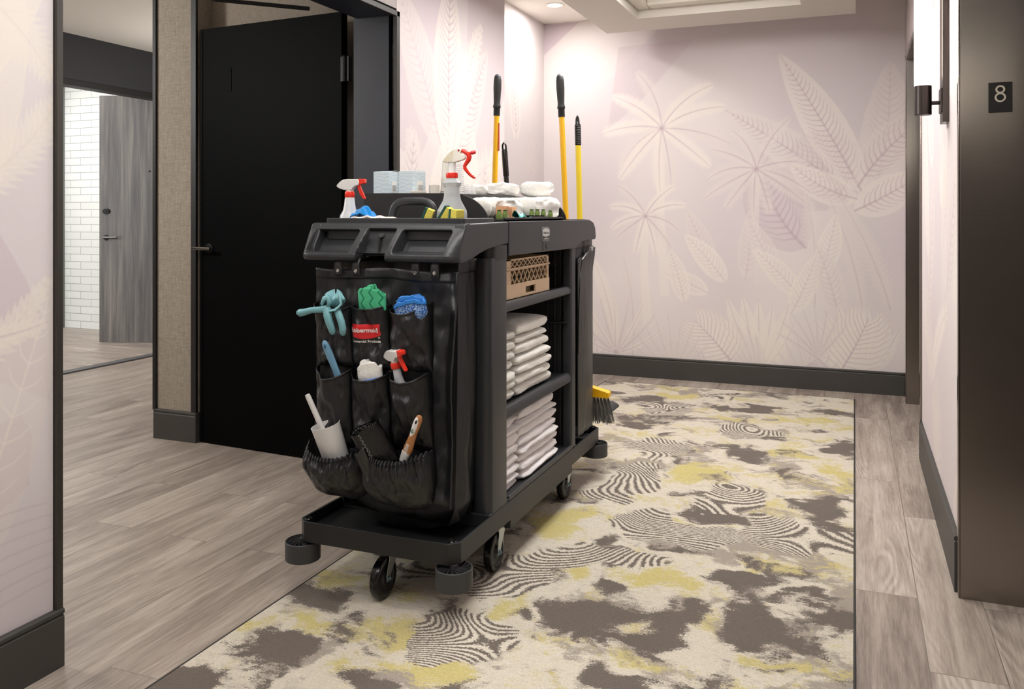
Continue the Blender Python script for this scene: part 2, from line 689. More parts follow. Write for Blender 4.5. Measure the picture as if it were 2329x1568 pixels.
class Mural:
    """a printed jungle mural: leaf shapes inked on a fine lattice of the wall's own mesh (a printed paper, no light or shade in it)"""
    INK = {1: ((228, 220, 212), .62), 2: ((219, 210, 206), .55), 3: ((196, 180, 187), .42), 4: ((184, 164, 174), .50)}

    def __init__(s, x0, x1, y0, y1, seed, res, base=((208, 198, 201), (221, 213, 211))):
        s.lim = (x0, x1, y0, y1)
        s.rng = random.Random(seed)
        s.nx, s.ny = max(2, int(round((x1 - x0) / res))) + 1, max(2, int(round((y1 - y0) / res))) + 1
        s.dx, s.dy = (x1 - x0) / (s.nx - 1), (y1 - y0) / (s.ny - 1)
        X, Y = np.meshgrid(np.linspace(x0, x1, s.nx), np.linspace(y0, y1, s.ny))
        f = np.zeros_like(X)
        for k in range(9):
            a, fr, ph = s.rng.uniform(0, 6.28), s.rng.uniform(1.2, 6.5), s.rng.uniform(0, 6.28)
            f += np.sin((X * math.cos(a) + Y * math.sin(a)) * fr + ph + 0.8 * np.sin(X * 2.1 + Y * 3.3 + ph)) / 9
        f = np.clip(.5 + 1.3 * f + .10 * (1.2 - Y), 0, 1)[..., None]
        s.cv = np.array(base[0], float) * (1 - f) + np.array(base[1], float) * f

    def layer(s):
        pass

    def poly(s, pts, mi, dd=0.0):
        x0, x1, y0, y1 = s.lim
        if len(pts) < 3:
            return
        ar = sum(pts[i][0] * pts[(i + 1) % len(pts)][1] - pts[(i + 1) % len(pts)][0] * pts[i][1] for i in range(len(pts)))
        if abs(ar) < 1e-9:
            return
        if ar < 0:
            pts = pts[::-1]
        i0 = max(0, int((min(p[0] for p in pts) - x0) / s.dx) - 1)
        i1 = min(s.nx, int((max(p[0] for p in pts) - x0) / s.dx) + 3)
        j0 = max(0, int((min(p[1] for p in pts) - y0) / s.dy) - 1)
        j1 = min(s.ny, int((max(p[1] for p in pts) - y0) / s.dy) + 3)
        if i0 >= i1 or j0 >= j1:
            return
        X = x0 + np.arange(i0, i1) * s.dx
        Y = (y0 + np.arange(j0, j1) * s.dy)[:, None]
        d = None
        for i in range(len(pts)):
            (ax, ay), (bx, by) = pts[i], pts[(i + 1) % len(pts)]
            L = math.hypot(bx - ax, by - ay)
            if L < 1e-7:
                continue
            q = ((bx - ax) * (Y - ay) - (by - ay) * (X - ax)) / L
            d = q if d is None else np.minimum(d, q)
        cov = np.clip(d / s.dx + .5, 0, 1)
        col, al = s.INK[mi]
        cov = (cov * al)[..., None]
        s.cv[j0:j1, i0:i1] = s.cv[j0:j1, i0:i1] * (1 - cov) + np.array(col, float) * cov

    def strip(s, pts, w0, w1, mi, dd=0.0):
        n = len(pts)
        for i in range(n - 1):
            (ax, ay), (bx, by) = pts[i], pts[i + 1]
            L = math.hypot(bx - ax, by - ay) or 1e-6
            nx, ny = -(by - ay) / L, (bx - ax) / L
            a = max((w0 + (w1 - w0) * i / (n - 1)) / 2, s.dx * .5)
            b = max((w0 + (w1 - w0) * (i + 1) / (n - 1)) / 2, s.dx * .35)
            s.poly([(ax + nx * a, ay + ny * a), (ax - nx * a, ay - ny * a), (bx - nx * b, by - ny * b), (bx + nx * b, by + ny * b)], mi, dd)

    def build(s, name, mb, to3):
        """one mesh: the wall's boxes and its papered face"""
        x0, x1, y0, y1 = s.lim
        bv = np.array([tuple(v) for v in mb.v], float)
        nb = len(bv)
        gx = np.linspace(x0, x1, s.nx)
        gy = np.linspace(y0, y1, s.ny)
        GX, GY = np.meshgrid(gx, gy)
        o, ex, ey = (np.array(tuple(Vector(to3(*p)))) for p in ((0, 0), (1, 0), (0, 1)))
        gv = o + GX[..., None] * (ex - o) + GY[..., None] * (ey - o)
        V = np.concatenate([bv, gv.reshape(-1, 3)])
        idx = nb + np.arange(s.nx * s.ny).reshape(s.ny, s.nx)
        Q = np.stack([idx[:-1, :-1], idx[:-1, 1:], idx[1:, 1:], idx[1:, :-1]], -1).reshape(-1, 4)
        fb = np.array([f for f in mb.f], int)
        Fq = np.concatenate([fb, Q])
        me = bpy.data.meshes.new(name)
        me.vertices.add(len(V))
        me.vertices.foreach_set('co', V.ravel())
        me.loops.add(Fq.size)
        me.loops.foreach_set('vertex_index', Fq.ravel())
        me.polygons.add(len(Fq))
        me.polygons.foreach_set('loop_start', np.arange(len(Fq)) * 4)
        me.polygons.foreach_set('loop_total', np.full(len(Fq), 4))
        me.update(calc_edges=True)
        ca = me.color_attributes.new('print', 'FLOAT_COLOR', 'POINT')
        c = s.cv.reshape(-1, 3) / 255
        c = np.where(c <= .04045, c / 12.92, ((c + .055) / 1.055) ** 2.4)
        c = np.concatenate([np.tile(c.mean(0), (nb, 1)), c])
        ca.data.foreach_set('color', np.concatenate([c, np.ones((len(c), 1))], 1).ravel())
        me.materials.append(M['mural'])
        ob = bpy.data.objects.new(name, me)
        COL.objects.link(ob)
        ob['kind'] = 'structure'
        return ob

    def spine(s, x, y, ang, L, curl, n=14):
        pts = [(x, y)]
        a = ang
        for i in range(n):
            a += curl / n
            x += math.cos(a) * L / n
            y += math.sin(a) * L / n
            pts.append((x, y))
        return pts

    def frond(s, x, y, ang, L, curl, wid, mi, n=26, sweep=0.9, rib=None):
        s.layer()
        sp = s.spine(x, y, ang, L, curl, n)
        for i in range(1, n):
            (ax, ay), (bx, by) = sp[i], sp[i + 1]
            a = math.atan2(by - ay, bx - ax)
            t = i / n
            ll = wid * math.sin(PI * min(1, (t * 0.93 + 0.07))) ** 0.6 * (1 - 0.25 * t) * s.rng.uniform(0.88, 1.05)
            for sd in (-1, 1):
                q = a + sd * sweep
                tip = (ax + math.cos(q) * ll, ay + math.sin(q) * ll)
                k = L / n * 0.46
                mid = (ax + math.cos(q - sd * 0.12) * ll * 0.5, ay + math.sin(q - sd * 0.12) * ll * 0.5)
                px, py = -math.sin(q) * k, math.cos(q) * k
                s.poly([(ax + px * .8, ay + py * .8), (mid[0] + px, mid[1] + py), tip, (mid[0] - px, mid[1] - py), (ax - px * .8, ay - py * .8)], mi)
        s.strip(sp, 0.012, 0.003, rib if rib is not None else mi, 0.00003)

    def banana(s, x, y, ang, L, curl, wid, mi, vein, nv=16, rib=None):
        s.layer()
        n = 18
        sp = s.spine(x, y, ang, L, curl, n)

        def wd(t):
            return wid * (math.sin(PI * min(1, t ** 0.8)) ** 0.75)
        prev = None
        for i in range(n + 1):
            t = i / n
            j = min(i, n - 1)
            a = math.atan2(sp[j + 1][1] - sp[j][1], sp[j + 1][0] - sp[j][0])
            w_ = wd(t)
            l = (sp[i][0] - math.sin(a) * w_, sp[i][1] + math.cos(a) * w_)
            r = (sp[i][0] + math.sin(a) * w_, sp[i][1] - math.cos(a) * w_)
            if prev:
                s.poly([prev[0], l, sp[i], sp[i - 1]], mi)
                s.poly([sp[i - 1], sp[i], r, prev[1]], mi)
            prev = (l, r)
        for i in range(1, nv):
            t = 0.06 + 0.88 * i / nv
            f = t * n
            k = min(int(f), n - 1)
            bx = sp[k][0] + (sp[k + 1][0] - sp[k][0]) * (f - k)
            by = sp[k][1] + (sp[k + 1][1] - sp[k][1]) * (f - k)
            a = math.atan2(sp[k + 1][1] - sp[k][1], sp[k + 1][0] - sp[k][0])
            for sd in (-1, 1):
                w_ = wd(min(1, t + 0.08)) * 0.93
                q = a + sd * 1.02
                q2 = a + sd * 0.62
                m_ = (bx + math.cos(q) * w_ * .55, by + math.sin(q) * w_ * .55)
                e = (m_[0] + math.cos(q2) * w_ * .5, m_[1] + math.sin(q2) * w_ * .5)
                s.strip([(bx, by), m_, e], 0.010 * wid / 0.14, 0.002, vein, 0.00003)
        s.strip(sp, 0.016 * wid / 0.14, 0.003, rib if rib is not None else vein, 0.00004)

    def palm(s, x, y, r, mi, vein, n=11, trunk=0.0):
        if trunk:
            s.layer()
            s.strip([(x, y), (x - 0.01, y - trunk * .5), (x + 0.02, y - trunk)], 0.045, 0.07, mi)
        for k in range(n):
            a = 2 * PI * k / n + s.rng.uniform(-.15, .15)
            up = math.sin(a)
            curl = (-1 if math.cos(a) > 0 else 1) * s.rng.uniform(0.5, 1.0) * (1.0 if up > -0.3 else .3)
            s.frond(x, y, a, r * s.rng.uniform(.8, 1.05), curl, r * .26, mi if k % 3 else 2, 30, 0.75, vein)

    def fan(s, x, y, ang, r, mi, vein, n=9, spread=1.5):
        """split leaf: long pointed lobes from one stalk"""
        s.layer()
        for k in range(n):
            t = k / (n - 1) - .5
            a = ang + t * spread * 2
            L = r * (1 - 0.35 * abs(t)) * s.rng.uniform(.85, 1.05)
            sp = s.spine(x, y, a, L, -t * 0.9, 8)
            for i in range(8):
                w_ = [0.15, .55, .85, 1, .95, .8, .6, .32, 0]
                wa, wb = w_[i] * r * .11, w_[i + 1] * r * .11
                (ax, ay), (bx, by) = sp[i], sp[i + 1]
                d = math.atan2(by - ay, bx - ax)
                nx, ny = -math.sin(d), math.cos(d)
                s.poly([(ax + nx * wa, ay + ny * wa), (bx + nx * wb, by + ny * wb), (bx - nx * wb, by - ny * wb), (ax - nx * wa, ay - ny * wa)], mi)
            s.strip(sp, 0.007, 0.002, vein, 0.00003)

    def monstera(s, x, y, ang, r, mi, vein):
        s.layer()
        sp = s.spine(x, y, ang, r * 1.5, 0.15, 12)
        for i in range(1, 12):
            (ax, ay), (bx, by) = sp[i - 1], sp[i]
            a = math.atan2(by - ay, bx - ax)
            t = i / 12
            L = r * (0.35 + 0.65 * math.sin(PI * min(1, t * .9 + .1)) ** .6)
            for sd in (-1, 1):
                q = a + sd * (1.35 - t * 0.75)
                m1 = (ax + math.cos(q) * L * .55, ay + math.sin(q) * L * .55)
                q2 = q - sd * .45
                m2 = (m1[0] + math.cos(q2) * L * .45, m1[1] + math.sin(q2) * L * .45)
                k = r * .062
                s.strip([(ax, ay), m1], k * 2.0, k * 2.3, mi)
                s.strip([m1, m2], k * 2.3, k * .4, mi)
                s.strip([(ax, ay), m1, m2], 0.006, 0.002, vein, 0.00003)
        s.strip(sp, 0.014, 0.004, vein, 0.00004)
        s.strip([(x, y), (x + math.cos(ang + PI) * r, y - abs(math.sin(ang)) * r)], 0.018, 0.02, mi, 0.00002)


def back_mural(m):
    # large quiet shapes at the top and sides
    for pts, mi in (([(-1.95, 2.62), (-1.2, 2.62), (-1.62, 2.2), (-2.18, 1.9), (-2.18, 2.3)], 2), ([(-1.60, 2.40), (-1.05, 2.42), (-1.45, 1.98), (-1.68, 1.80)], 3),
                    ([(-2.18, 2.61), (-1.9, 2.61), (-2.18, 2.38)], 4)):
        m.layer()
        m.poly(pts, mi)
    m.banana(-0.05, 1.25, R(128), 0.55, -0.5, .30, 3, 4, 14)
    m.banana(0.12, 1.3, R(75), 0.9, 0.3, .16, 2, 3, 18)
    m.banana(-0.30, 0.95, R(140), 0.75, -0.9, .20, 3, 4, 14)
    m.banana(0.05, 1.32, R(116), 1.10, 0.10, .135, 1, 4, 24)
    m.banana(-0.06, 1.36, R(142), 0.98, 0.10, .125, 2, 4, 22)
    m.banana(0.02, 1.36, R(60), 0.75, -0.5, .14, 2, 4, 16)
    m.banana(0.0, 1.2, R(25), 0.5, 0.2, .12, 1, 4, 12)
    m.banana(0.02, 1.28, R(168), 0.5, -0.6, .10, 1, 4, 12)
    for x in (-0.25, 0.05, 0.22):
        m.frond(x, 0.55, R(95 + x * 40), 0.8, 0.3, .12, 2, 24, .8, 3)
    m.palm(-0.627, 1.489, 0.40, 2, 4, 11, .8)
    m.palm(-1.282, 1.795, 0.50, 1, 4, 11, 1.2)
    m.palm(-1.401, 1.164, 0.31, 1, 4, 10, .8)
    for x, y, a, L, wd in ((-.93, .75, 105, .5, .085), (-.83, .7, 125, .45, .08), (-.70, .72, 80, .5, .08), (-.48, .68, 108, .52, .085), (-.34, .62, 128, .45, .075),
                           (-.22, .75, 70, .45, .08), (-.95, .62, 150, .35, .07), (-.4, .5, 62, .45, .08), (-1.12, .55, 100, .4, .07), (-.1, .5, 100, .5, .085)):
        m.banana(x, y, R(a), L, 0.2, wd, 2 if L > .45 else 1, 3, 12)
    for x in (-1.75, -1.62, -1.5, -1.9, -2.05):
        m.frond(x, 0.12, R(90 + (x + 1.6) * -70), 0.75, 0.4, .13, 1 if x < -1.6 else 2, 22, .7, 3)
    for k in range(9):
        m.frond(-1.62, 0.16, R(15 + k * 19), 0.42, 0.5 - k * .12, .045, 2 if k % 2 else 1, 14, .6, 3)
    m.fan(-.62, .06, R(100), .62, 1, 4, 9, 1.0)
    m.fan(-.62, .04, R(118), .42, 2, 4, 7, .7)
    m.monstera(-.80, .16, R(128), .24, 1, 4)
    m.monstera(-.98, .08, R(165), .20, 2, 4)
    m.fan(-1.2, .05, R(95), .4, 2, 3, 9, 1.2)
    m.fan(.06, .12, R(110), .5, 1, 4, 11, 1.2)
    m.monstera(-.08, .14, R(60), .26, 1, 4)
    m.fan(-.3, .02, R(100), .35, 2, 3, 9, 1.3)
    for k in range(8):
        m.frond(-.30 + .02 * k, 0.15, R(40 + 14 * k), 0.4, 0.3, .04, 2, 14, .6, 3)


def door_mural(m):
    m.layer(); m.poly([(4.2, 2.62), (4.69, 2.62), (4.69, 1.9), (4.35, 1.3), (4.15, 2.0)], 3)
    m.layer(); m.poly([(3.4, 2.2), (3.75, 2.62), (3.95, 1.9), (3.6, 1.4), (3.4, 1.5)], 3)
    m.banana(3.86, 1.50, R(118), 0.9, 0.15, .16, 2, 3, 18)
    m.banana(3.95, 1.45, R(95), 1.0, -0.2, .17, 1, 4, 22)
    m.banana(3.95, 1.30, R(66), 0.95, -0.25, .15, 2, 4, 20)
    m.frond(3.9, 1.2, R(78), 1.15, -0.4, .20, 1, 24, .9, 3)
    m.frond(3.92, 1.1, R(48), 0.95, -0.7, .19, 1, 24, .9, 3)
    m.frond(3.92, .95, R(30), 0.9, -0.6, .2, 2, 24, .9, 3)
    m.frond(3.85, 1.1, R(140), 0.6, -0.5, .18, 2, 20, .9, 3)
    m.banana(3.75, 1.05, R(60), 0.6, 0.4, .14, 1, 3, 14)
    m.banana(3.55, 0.8, R(100), 0.8, -0.4, .15, 2, 4, 16)
    m.banana(4.3, 0.8, R(70), 0.7, 0.4, .15, 2, 4, 14)


def side_mural(m, n=16):
    x0, x1 = m.lim[:2]
    rg = m.rng
    for k in range(n):
        x, z = rg.uniform(x0, x1), rg.uniform(0, 1.9)
        a = R(rg.uniform(40, 140))
        c = rg.random()
        if c < .4:
            m.banana(x, z, a, rg.uniform(.5, .9), rg.uniform(-.6, .6), rg.uniform(.09, .16), rg.choice((1, 2)), rg.choice((3, 4)), 14)
        elif c < .75:
            m.frond(x, z, a, rg.uniform(.5, .9), rg.uniform(-.8, .8), .14, rg.choice((1, 2)), 20, .8, 3)
        else:
            m.fan(x, z, a, rg.uniform(.3, .5), rg.choice((1, 2)), 3, 9, 1.1)


def near_mural(m):
    x0 = m.lim[0]
    m.layer(); m.poly([(x0, 1.25), (1.46, 1.17), (1.53, 1.02), (1.585, 0.93), (1.60, 0.7), (1.4, .8), (x0, 1.0)], 3)
    m.layer(); m.poly([(1.44, .66), (1.50, .72), (1.55, .62), (1.54, .5), (1.46, .44), (x0, .5)], 3)
    m.banana(1.2, 1.0, R(62), 1.0, 0.4, .14, 1, 2, 12)
    m.banana(1.30, 0.2, R(66), 0.9, 0.1, .10, 2, 1, 12)
    m.frond(1.3, 1.2, R(20), 0.45, 0.7, .12, 1, 18, .7, 2)
    m.frond(1.2, .75, R(10), 0.5, 0.8, .09, 1, 18, .7, 2)
    m.frond(1.25, .9, R(-15), 0.35, 0.5, .07, 1, 14, .7, 3)
    for k in range(7):
        sp = m.spine(1.3 - .02 * k, 0.18 + 0.035 * k, R(22), 0.42, -0.5, 10)
        m.layer()
        m.strip(sp, .007, .004, 3)
    m.banana(1.1, 1.35, R(40), .8, .3, .13, 1, 2, 10)
    m.banana(0.9, .3, R(70), 1.2, .3, .2, 1, 3, 14)
    m.frond(1.35, 1.75, R(-25), 0.35, -.5, .12, 1, 16, .8, 2)


XR, XL, XA, YB = 0.306, -1.93, -2.18, 6.08
CZ = 2.615

struct(MB().box(-5.45, 1.6, -3.5, 7.2, -0.05, 0.0), 'floor', M['floor'], smooth=0)
struct(MB().box(-9.5, -5.45, 1.5, 7.2, -0.05, 0.0), 'floor_far_room', M['floor2'], smooth=0)
struct(MB().box(-5.47, -5.38, 3.8, 5.75, -0.01, 0.012), 'trim_threshold', M['threshold'], bevel=0.003)

# back wall
m = Mural(XA, XR, 0.0, 2.614, 4, .0048)
back_mural(m)
m.build('wall_back', MB().box(XA - .02, XR + .6, YB, YB + .12, 0, CZ), lambda a, b: (a, YB - .001, b))
# left corridor wall: near piece, header over the opening, far piece
T = 0.20
m = Mural(1.0, 1.61, 0.0, 2.614, 5, .003, ((210, 202, 206), (222, 216, 216)))
near_mural(m)
m.build('wall_left_near', MB().box(XL - T, XL, -3.5, 1.625, 0, CZ), lambda a, b: (XL + .001, a, b))
m = Mural(3.40, 4.687, 0.0, 2.614, 9, .0045)
door_mural(m)
m.build('wall_left_far', MB().box(XL - T, XL, 1.625, 3.40, 2.09, CZ).box(XL - .04, XL, 3.40, 4.687, 0, CZ).box(XA - .02, XL - .04, 4.60, 4.687, 0, CZ), lambda a, b: (XL + .001, a, b))
m = Mural(4.69, YB, 0.0, 2.614, 21, .008)
side_mural(m, 8)
m.build('wall_left_alcove', MB().box(XA - .12, XA, 4.687, YB, 0, CZ), lambda a, b: (XA + .001, a, b))
# right wall with the two lift openings
mb = MB().box(XR, XR + .3, 2.975, 4.573, 0, CZ).box(XR, XR + .3, -3.5, 1.70, 0, CZ)
mb.box(XR, XR + .25, 1.70, 2.975, 2.17, CZ).box(XR, XR + .25, 4.573, YB, 2.17, CZ).box(XR, XR + .3, 5.87, YB, 0, 2.17)
m = Mural(2.975, 4.573, 0.0, 2.614, 33, .007)
side_mural(m, 16)
m.build('wall_right', mb, lambda a, b: (XR - .001, a, b))
struct(MB().box(XL - T, 1.6, -3.62, -3.5, 0, CZ), 'wall_front', M['wp'], smooth=0)
struct(MB().box(1.05, 1.15, 1.6, YB, 0, CZ).box(XR + .3, 1.1, 2.975, 3.1, 0, CZ).box(XR + .3, 1.1, 4.45, 4.573, 0, CZ).box(XR + .3, 1.1, 1.5, 1.70, 0, CZ), 'wall_lift_shaft', M['header'], smooth=0)

# lift surrounds: jamb lining, returns and head in brushed steel; car doors


def lift(y0, y1, tag_label):
    o = MB()
    o.box(XR - .004, XR + .72, y1, y1 + .035, 0, 2.14)        # far jamb, faces the camera
    o.box(XR - .004, XR + .72, y0 - .035, y0, 0, 2.14)
    o.box(XR - .004, XR + .72, y0 - .035, y1 + .035, 2.14, 2.17)
    r = thing('lift_entrance', tag_label, 'elevator', (XR, (y0 + y1) / 2, 0))
    o.build('jamb_lining', M['steel'], r, bevel=0.001)
    e = MB()
    for ya, yb in ((y0 - .035, y0 - .002), (y1 + .002, y1 + .035)):
        e.box(XR - .010, XR - .004, ya, yb, 0, 2.17)
    e.box(XR - .010, XR - .004, y0 - .035, y1 + .035, 2.14, 2.17)
    e.build('edge_trim', M['steel_edge'], r, bevel=0.002)
    mid = (y0 + y1) / 2
    for a, b in ((y0, mid - .002), (mid + .002, y1)):
        MB().box(XR + .60, XR + .64, a, b, 0.01, 2.14).build('door_panel', M['steel'], r, bevel=0.002)
    MB().box(XR + .50, XR + .72, y0, y1, 0.0, 0.012).build('sill', M['chrome'], r, bevel=0.001)
    return r


lift_near = lift(1.745, 2.94, 'brushed steel lift entrance with the black 8 plate on its jamb')
lift_far = lift(4.607, 5.83, 'narrow view of brushed steel lift entrance at the end of the corridor')

# floor number plate on the jamb
pl = thing('floor_number_plate', 'black square plate reading 8 on the steel lift jamb', 'sign', (0.409, 2.94, 1.532))
MB().box(0.377, 0.441, 2.936, 2.9395, 1.487, 1.578).build('plate', pbr('plate_black', (18, 18, 19), 0.45), pl, bevel=0.0015)


def ring(mb, cx, cz, rx, rz, wd, y0, y1, seg=36, mi=0):
    def f(u, v):
        a = 2 * PI * u
        k = [(rx, y1), (rx, y0), (rx - wd, y0), (rx - wd, y1)][int(round(v * 4)) % 4]
        s_ = k[0] / rx
        rr = (rx if k[0] == rx else rx - wd, rz if k[0] == rx else rz - wd)
        return (cx + math.cos(a) * rr[0], k[1], cz + math.sin(a) * rr[1])
    mb.grid(f, seg, 4, mi, cu=True, cv=True)


mb = MB()
ring(mb, 0.4085, 1.5560, .0128, .0122, .0048, 2.9332, 2.936)
ring(mb, 0.4085, 1.5320, .0150, .0145, .0050, 2.9335, 2.936)
mb.build('numeral', pbr('plate_numeral', (205, 196, 180), 0.4), pl)

# hall lantern dark marker on far lift jamb
t_ = MB().box(XR + .035, XR + .05, 4.60, 4.606, 1.30, 1.40)

# ceilings
o = MB()
o.box(-2.4, 1.2, -3.5, 6.2, CZ, CZ + .1)
struct(o, 'ceiling', M['ceil'], smooth=0)
mb = MB()
SX0, SX1, SY0, SY1, SZ = -1.615, 0.008, -3.2, 5.82, 2.45
IX0, IX1, IY0, IY1 = -1.31, -0.30, -2.8, 5.45
for a in ((SX0, IX0, SY0, SY1), (IX1, SX1, SY0, SY1), (IX0, IX1, SY0, IY0), (IX0, IX1, IY1, SY1)):
    mb.box(*a, SZ, CZ)
struct(mb, 'ceiling_soffit', M['slab'], smooth=0)
mb = MB()
JX0, JX1, JY0, JY1 = IX0 + .085, IX1 - .085, IY0 + .085, IY1 - .11
for a in ((IX0, JX0, IY0, IY1), (JX1, IX1, IY0, IY1), (JX0, JX1, IY0, JY0), (JX0, JX1, JY1, IY1)):
    mb.box(*a, SZ + .055, CZ)
struct(mb, 'trim_soffit_crown', M['crown'], smooth=0, bevel=0.012)
# unseen glowing panels added inside the tray to fill the corridor with light
for nm, y, L, lb in (('tray_fill_panel', 1.2, 2.6, 'long unseen fill light panel added in the tray, over the rug'), ('tray_fill_panel', 4.1, 1.6, 'short unseen fill light panel added in the tray by the corridor end')):
    r = thing(nm, lb, 'ceiling light', (-.8, y, CZ))
    MB().box(-1.17, -.43, y - L / 2 - .02, y + L / 2 + .02, 2.575, CZ).build('frame', M['crown'], r, bevel=.003)
    MB().box(-1.15, -.45, y - L / 2, y + L / 2, 2.571, 2.576).build('diffuser', emis('fill_panel_glow', (255, 246, 232), 1.2), r)


def downlight(x, y, z, label, power):
    r = thing('ceiling_downlight', label, 'ceiling light', (x, y, z), None)
    MB().lathe([(.050, 0), (.062, 0), (.064, -.003), (.060, -.005), (.052, -.004), (.050, -.001), (.050, 0)], (x, y, z), 40, cap=False).build('trim_ring', M['crown'], r)
    MB().lathe([(.0, -.0015), (.051, -.0015)], (x, y, z), 40, cap=False).build('lens', emis('downlight_lens', (255, 250, 240), power), r)


downlight(-1.907, 5.541, CZ, 'round recessed ceiling light shining on the alcove corner', 30)
downlight(-1.80, 2.1, CZ, 'round recessed ceiling light before the black door', 20)
downlight(-1.80, 0.2, CZ, 'round recessed ceiling light over the near end of the corridor', 20)

# baseboards (profile with a rounded cap)


def baseboard(name, p0, p1, nrm, h=.152, t=.016, ext=0.0):
    prof = [(0, 0), (t, 0), (t, h - .022), (t - .004, h - .017), (t + .001, h - .012), (t + .001, h - .004), (t - .003, h), (0, h)]
    a, b = Vector(p0), Vector(p1)
    nv = Vector(nrm)
    d = (b - a).normalized()
    a, b = a - d * ext, b + d * ext
    f0 = lambda u, v: a + nv * u + Vector((0, 0, v))
    f1 = lambda u, v: b + nv * u + Vector((0, 0, v))
    return struct(MB().prism(prof, f0, f1), name, M['base'], smooth=30)


baseboard('baseboard_back', (XA, YB, 0), (XR - .002, YB, 0), (0, -1, 0), .150)
baseboard('baseboard_left_near', (XL, -3.4, 0), (XL, 1.632, 0), (1, 0, 0), .152)
baseboard('baseboard_left_far', (XL, 3.44, 0), (XL, 4.687, 0), (1, 0, 0))
baseboard('baseboard_left_alcove', (XA, 4.687, 0), (XA, YB, 0), (1, 0, 0))
baseboard('baseboard_right', (XR, 2.985, 0), (XR, 4.56, 0), (-1, 0, 0), .175)
# fire door opening: dark lining and thin face trim
mb = MB()
mb.box(XL - T - .01, XL - .0, 3.40, 3.43, 0, 2.09)
mb.box(XL - T - .01, XL - .0, 1.60, 1.628, 0, 2.09)
mb.box(XL - T - .01, XL - .0, 1.60, 3.43, 2.085, 2.115)
mb.box(XL - T - .04, XL - T - .01, 3.42, 3.47, 0, 2.14)
struct(mb, 'trim_1', M['navy'], smooth=0, bevel=0.002)
mb = MB()
mb.box(XL - .006, XL + .012, 3.385, 3.412, 0, 2.10)
mb.box(XL - .006, XL + .012, 1.612, 1.632, 0.15, 2.10)
mb.box(XL - .006, XL + .012, 1.612, 3.412, 2.075, 2.10)
struct(mb, 'trim_2', M['trim'], smooth=0, bevel=0.002)

# lobby behind the opening
struct(MB().box(-3.15, -1.97, 3.60, 4.6, 0, CZ).box(-3.42, -3.15, 3.48, 4.6, 0, CZ).box(-3.42, -2.3, 4.6, 7.1, 0, CZ), 'wall_lobby_linen', M['linen'], smooth=0)
mb = MB()
mb.box(-3.432, -3.412, 3.466, 3.486, 0.15, CZ)
mb.box(-3.178, -3.146, 3.468, 3.484, 0.15, CZ)
struct(mb, 'trim_3', M['blacktrim'], smooth=0)
baseboard('baseboard_pillar', (-3.425, 3.48, 0), (-3.145, 3.48, 0), (0, -1, 0), .155)
baseboard('baseboard_pillar_side', (-3.155, 3.465, 0), (-3.155, 3.60, 0), (1, 0, 0), .155, .012)
baseboard('baseboard_lobby_side', (-3.42, 3.48, 0), (-3.42, 7.0, 0), (-1, 0, 0), .155)
struct(MB().box(-5.6, XL - T, .48, .6, 0, CZ), 'wall_lobby_front', M['linen'], smooth=0)
struct(MB().box(-5.5, -5.4, .6, 3.9, 0, CZ).box(-5.5, -5.4, 5.65, 7.1, 0, CZ).box(-5.5, -5.4, 3.9, 5.65, 2.17, CZ), 'wall_lobby_charcoal', M['header'], smooth=0)
mb = MB()
mb.box(-5.51, -5.385, 3.86, 3.91, 0, 2.18).box(-5.51, -5.385, 5.62, 5.67, 0, 2.18).box(-5.51, -5.385, 3.86, 5.67, 2.135, 2.18)
struct(mb, 'trim_4', M['blacktrim'], smooth=0, bevel=0.002)
struct(MB().box(-5.5, XL - T, .5, 4.6, 2.52, 2.6).box(-5.5, -2.32, 4.6, 7.1, 2.52, 2.6), 'ceiling_lobby', M['ceil'], smooth=0)
struct(MB().box(-5.6, -3.3, 7.0, 7.1, 0, CZ), 'wall_lobby_end', M['linen'], smooth=0)
# far room
struct(MB().box(-9.5, -5.5, 6.5, 6.62, 0, 2.9), 'wall_far_room_brick', M['brick'], smooth=0)
struct(MB().box(-9.5, -9.4, 1.5, 6.6, 0, 2.9).box(-9.5, -5.5, 1.5, 1.6, 0, 2.9).box(-5.6, -5.5, 1.5, 3.9, 2.6, 2.9).box(-5.6, -5.5, 3.9, 6.6, 2.6, 2.9), 'wall_far_room', M['ceil'], smooth=0)
struct(MB().box(-9.5, -5.5, 1.5, 6.6, 2.82, 2.9), 'ceiling_far_room', M['ceil'], smooth=0)
struct(MB().box(-9.4, -7.62, 6.36, 6.5, 0, 2.9), 'trim_5', pbr('grey_column', (120, 124, 122), .7), smooth=0)

# ---- doors


def lever(mb_plate, mb_lever, c, ax, nrm, L=.115, r=.0095, sq=False):
    """rose at c, neck along nrm, lever along ax"""
    c, ax, nrm = Vector(c), Vector(ax).normalized(), Vector(nrm).normalized()
    rot = nrm.to_track_quat('Z', 'Y').to_matrix()
    mb_plate.lathe([(.026, 0), (.026, .006), (.023, .009), (.011, .010), (.010, .045)], c, 28, rot)
    s0 = c + nrm * .045
    mb_lever.sweep([s0 - ax * .012, s0, s0 + ax * (L - .01), s0 + ax * L], [r * .9, r, r, r * .85], 14, flat=.8)


def_a = math.atan2(3.486 - 3.42, -3.134 + 2.235)
dr = thing('fire_door', 'open black fire door leaf held flat in its niche behind the cart', 'door', (-2.235, 3.42, 0), rot=(0, 0, math.atan2(3.486 - 3.42, -3.134 + 2.235) - PI))
LW = 0.90
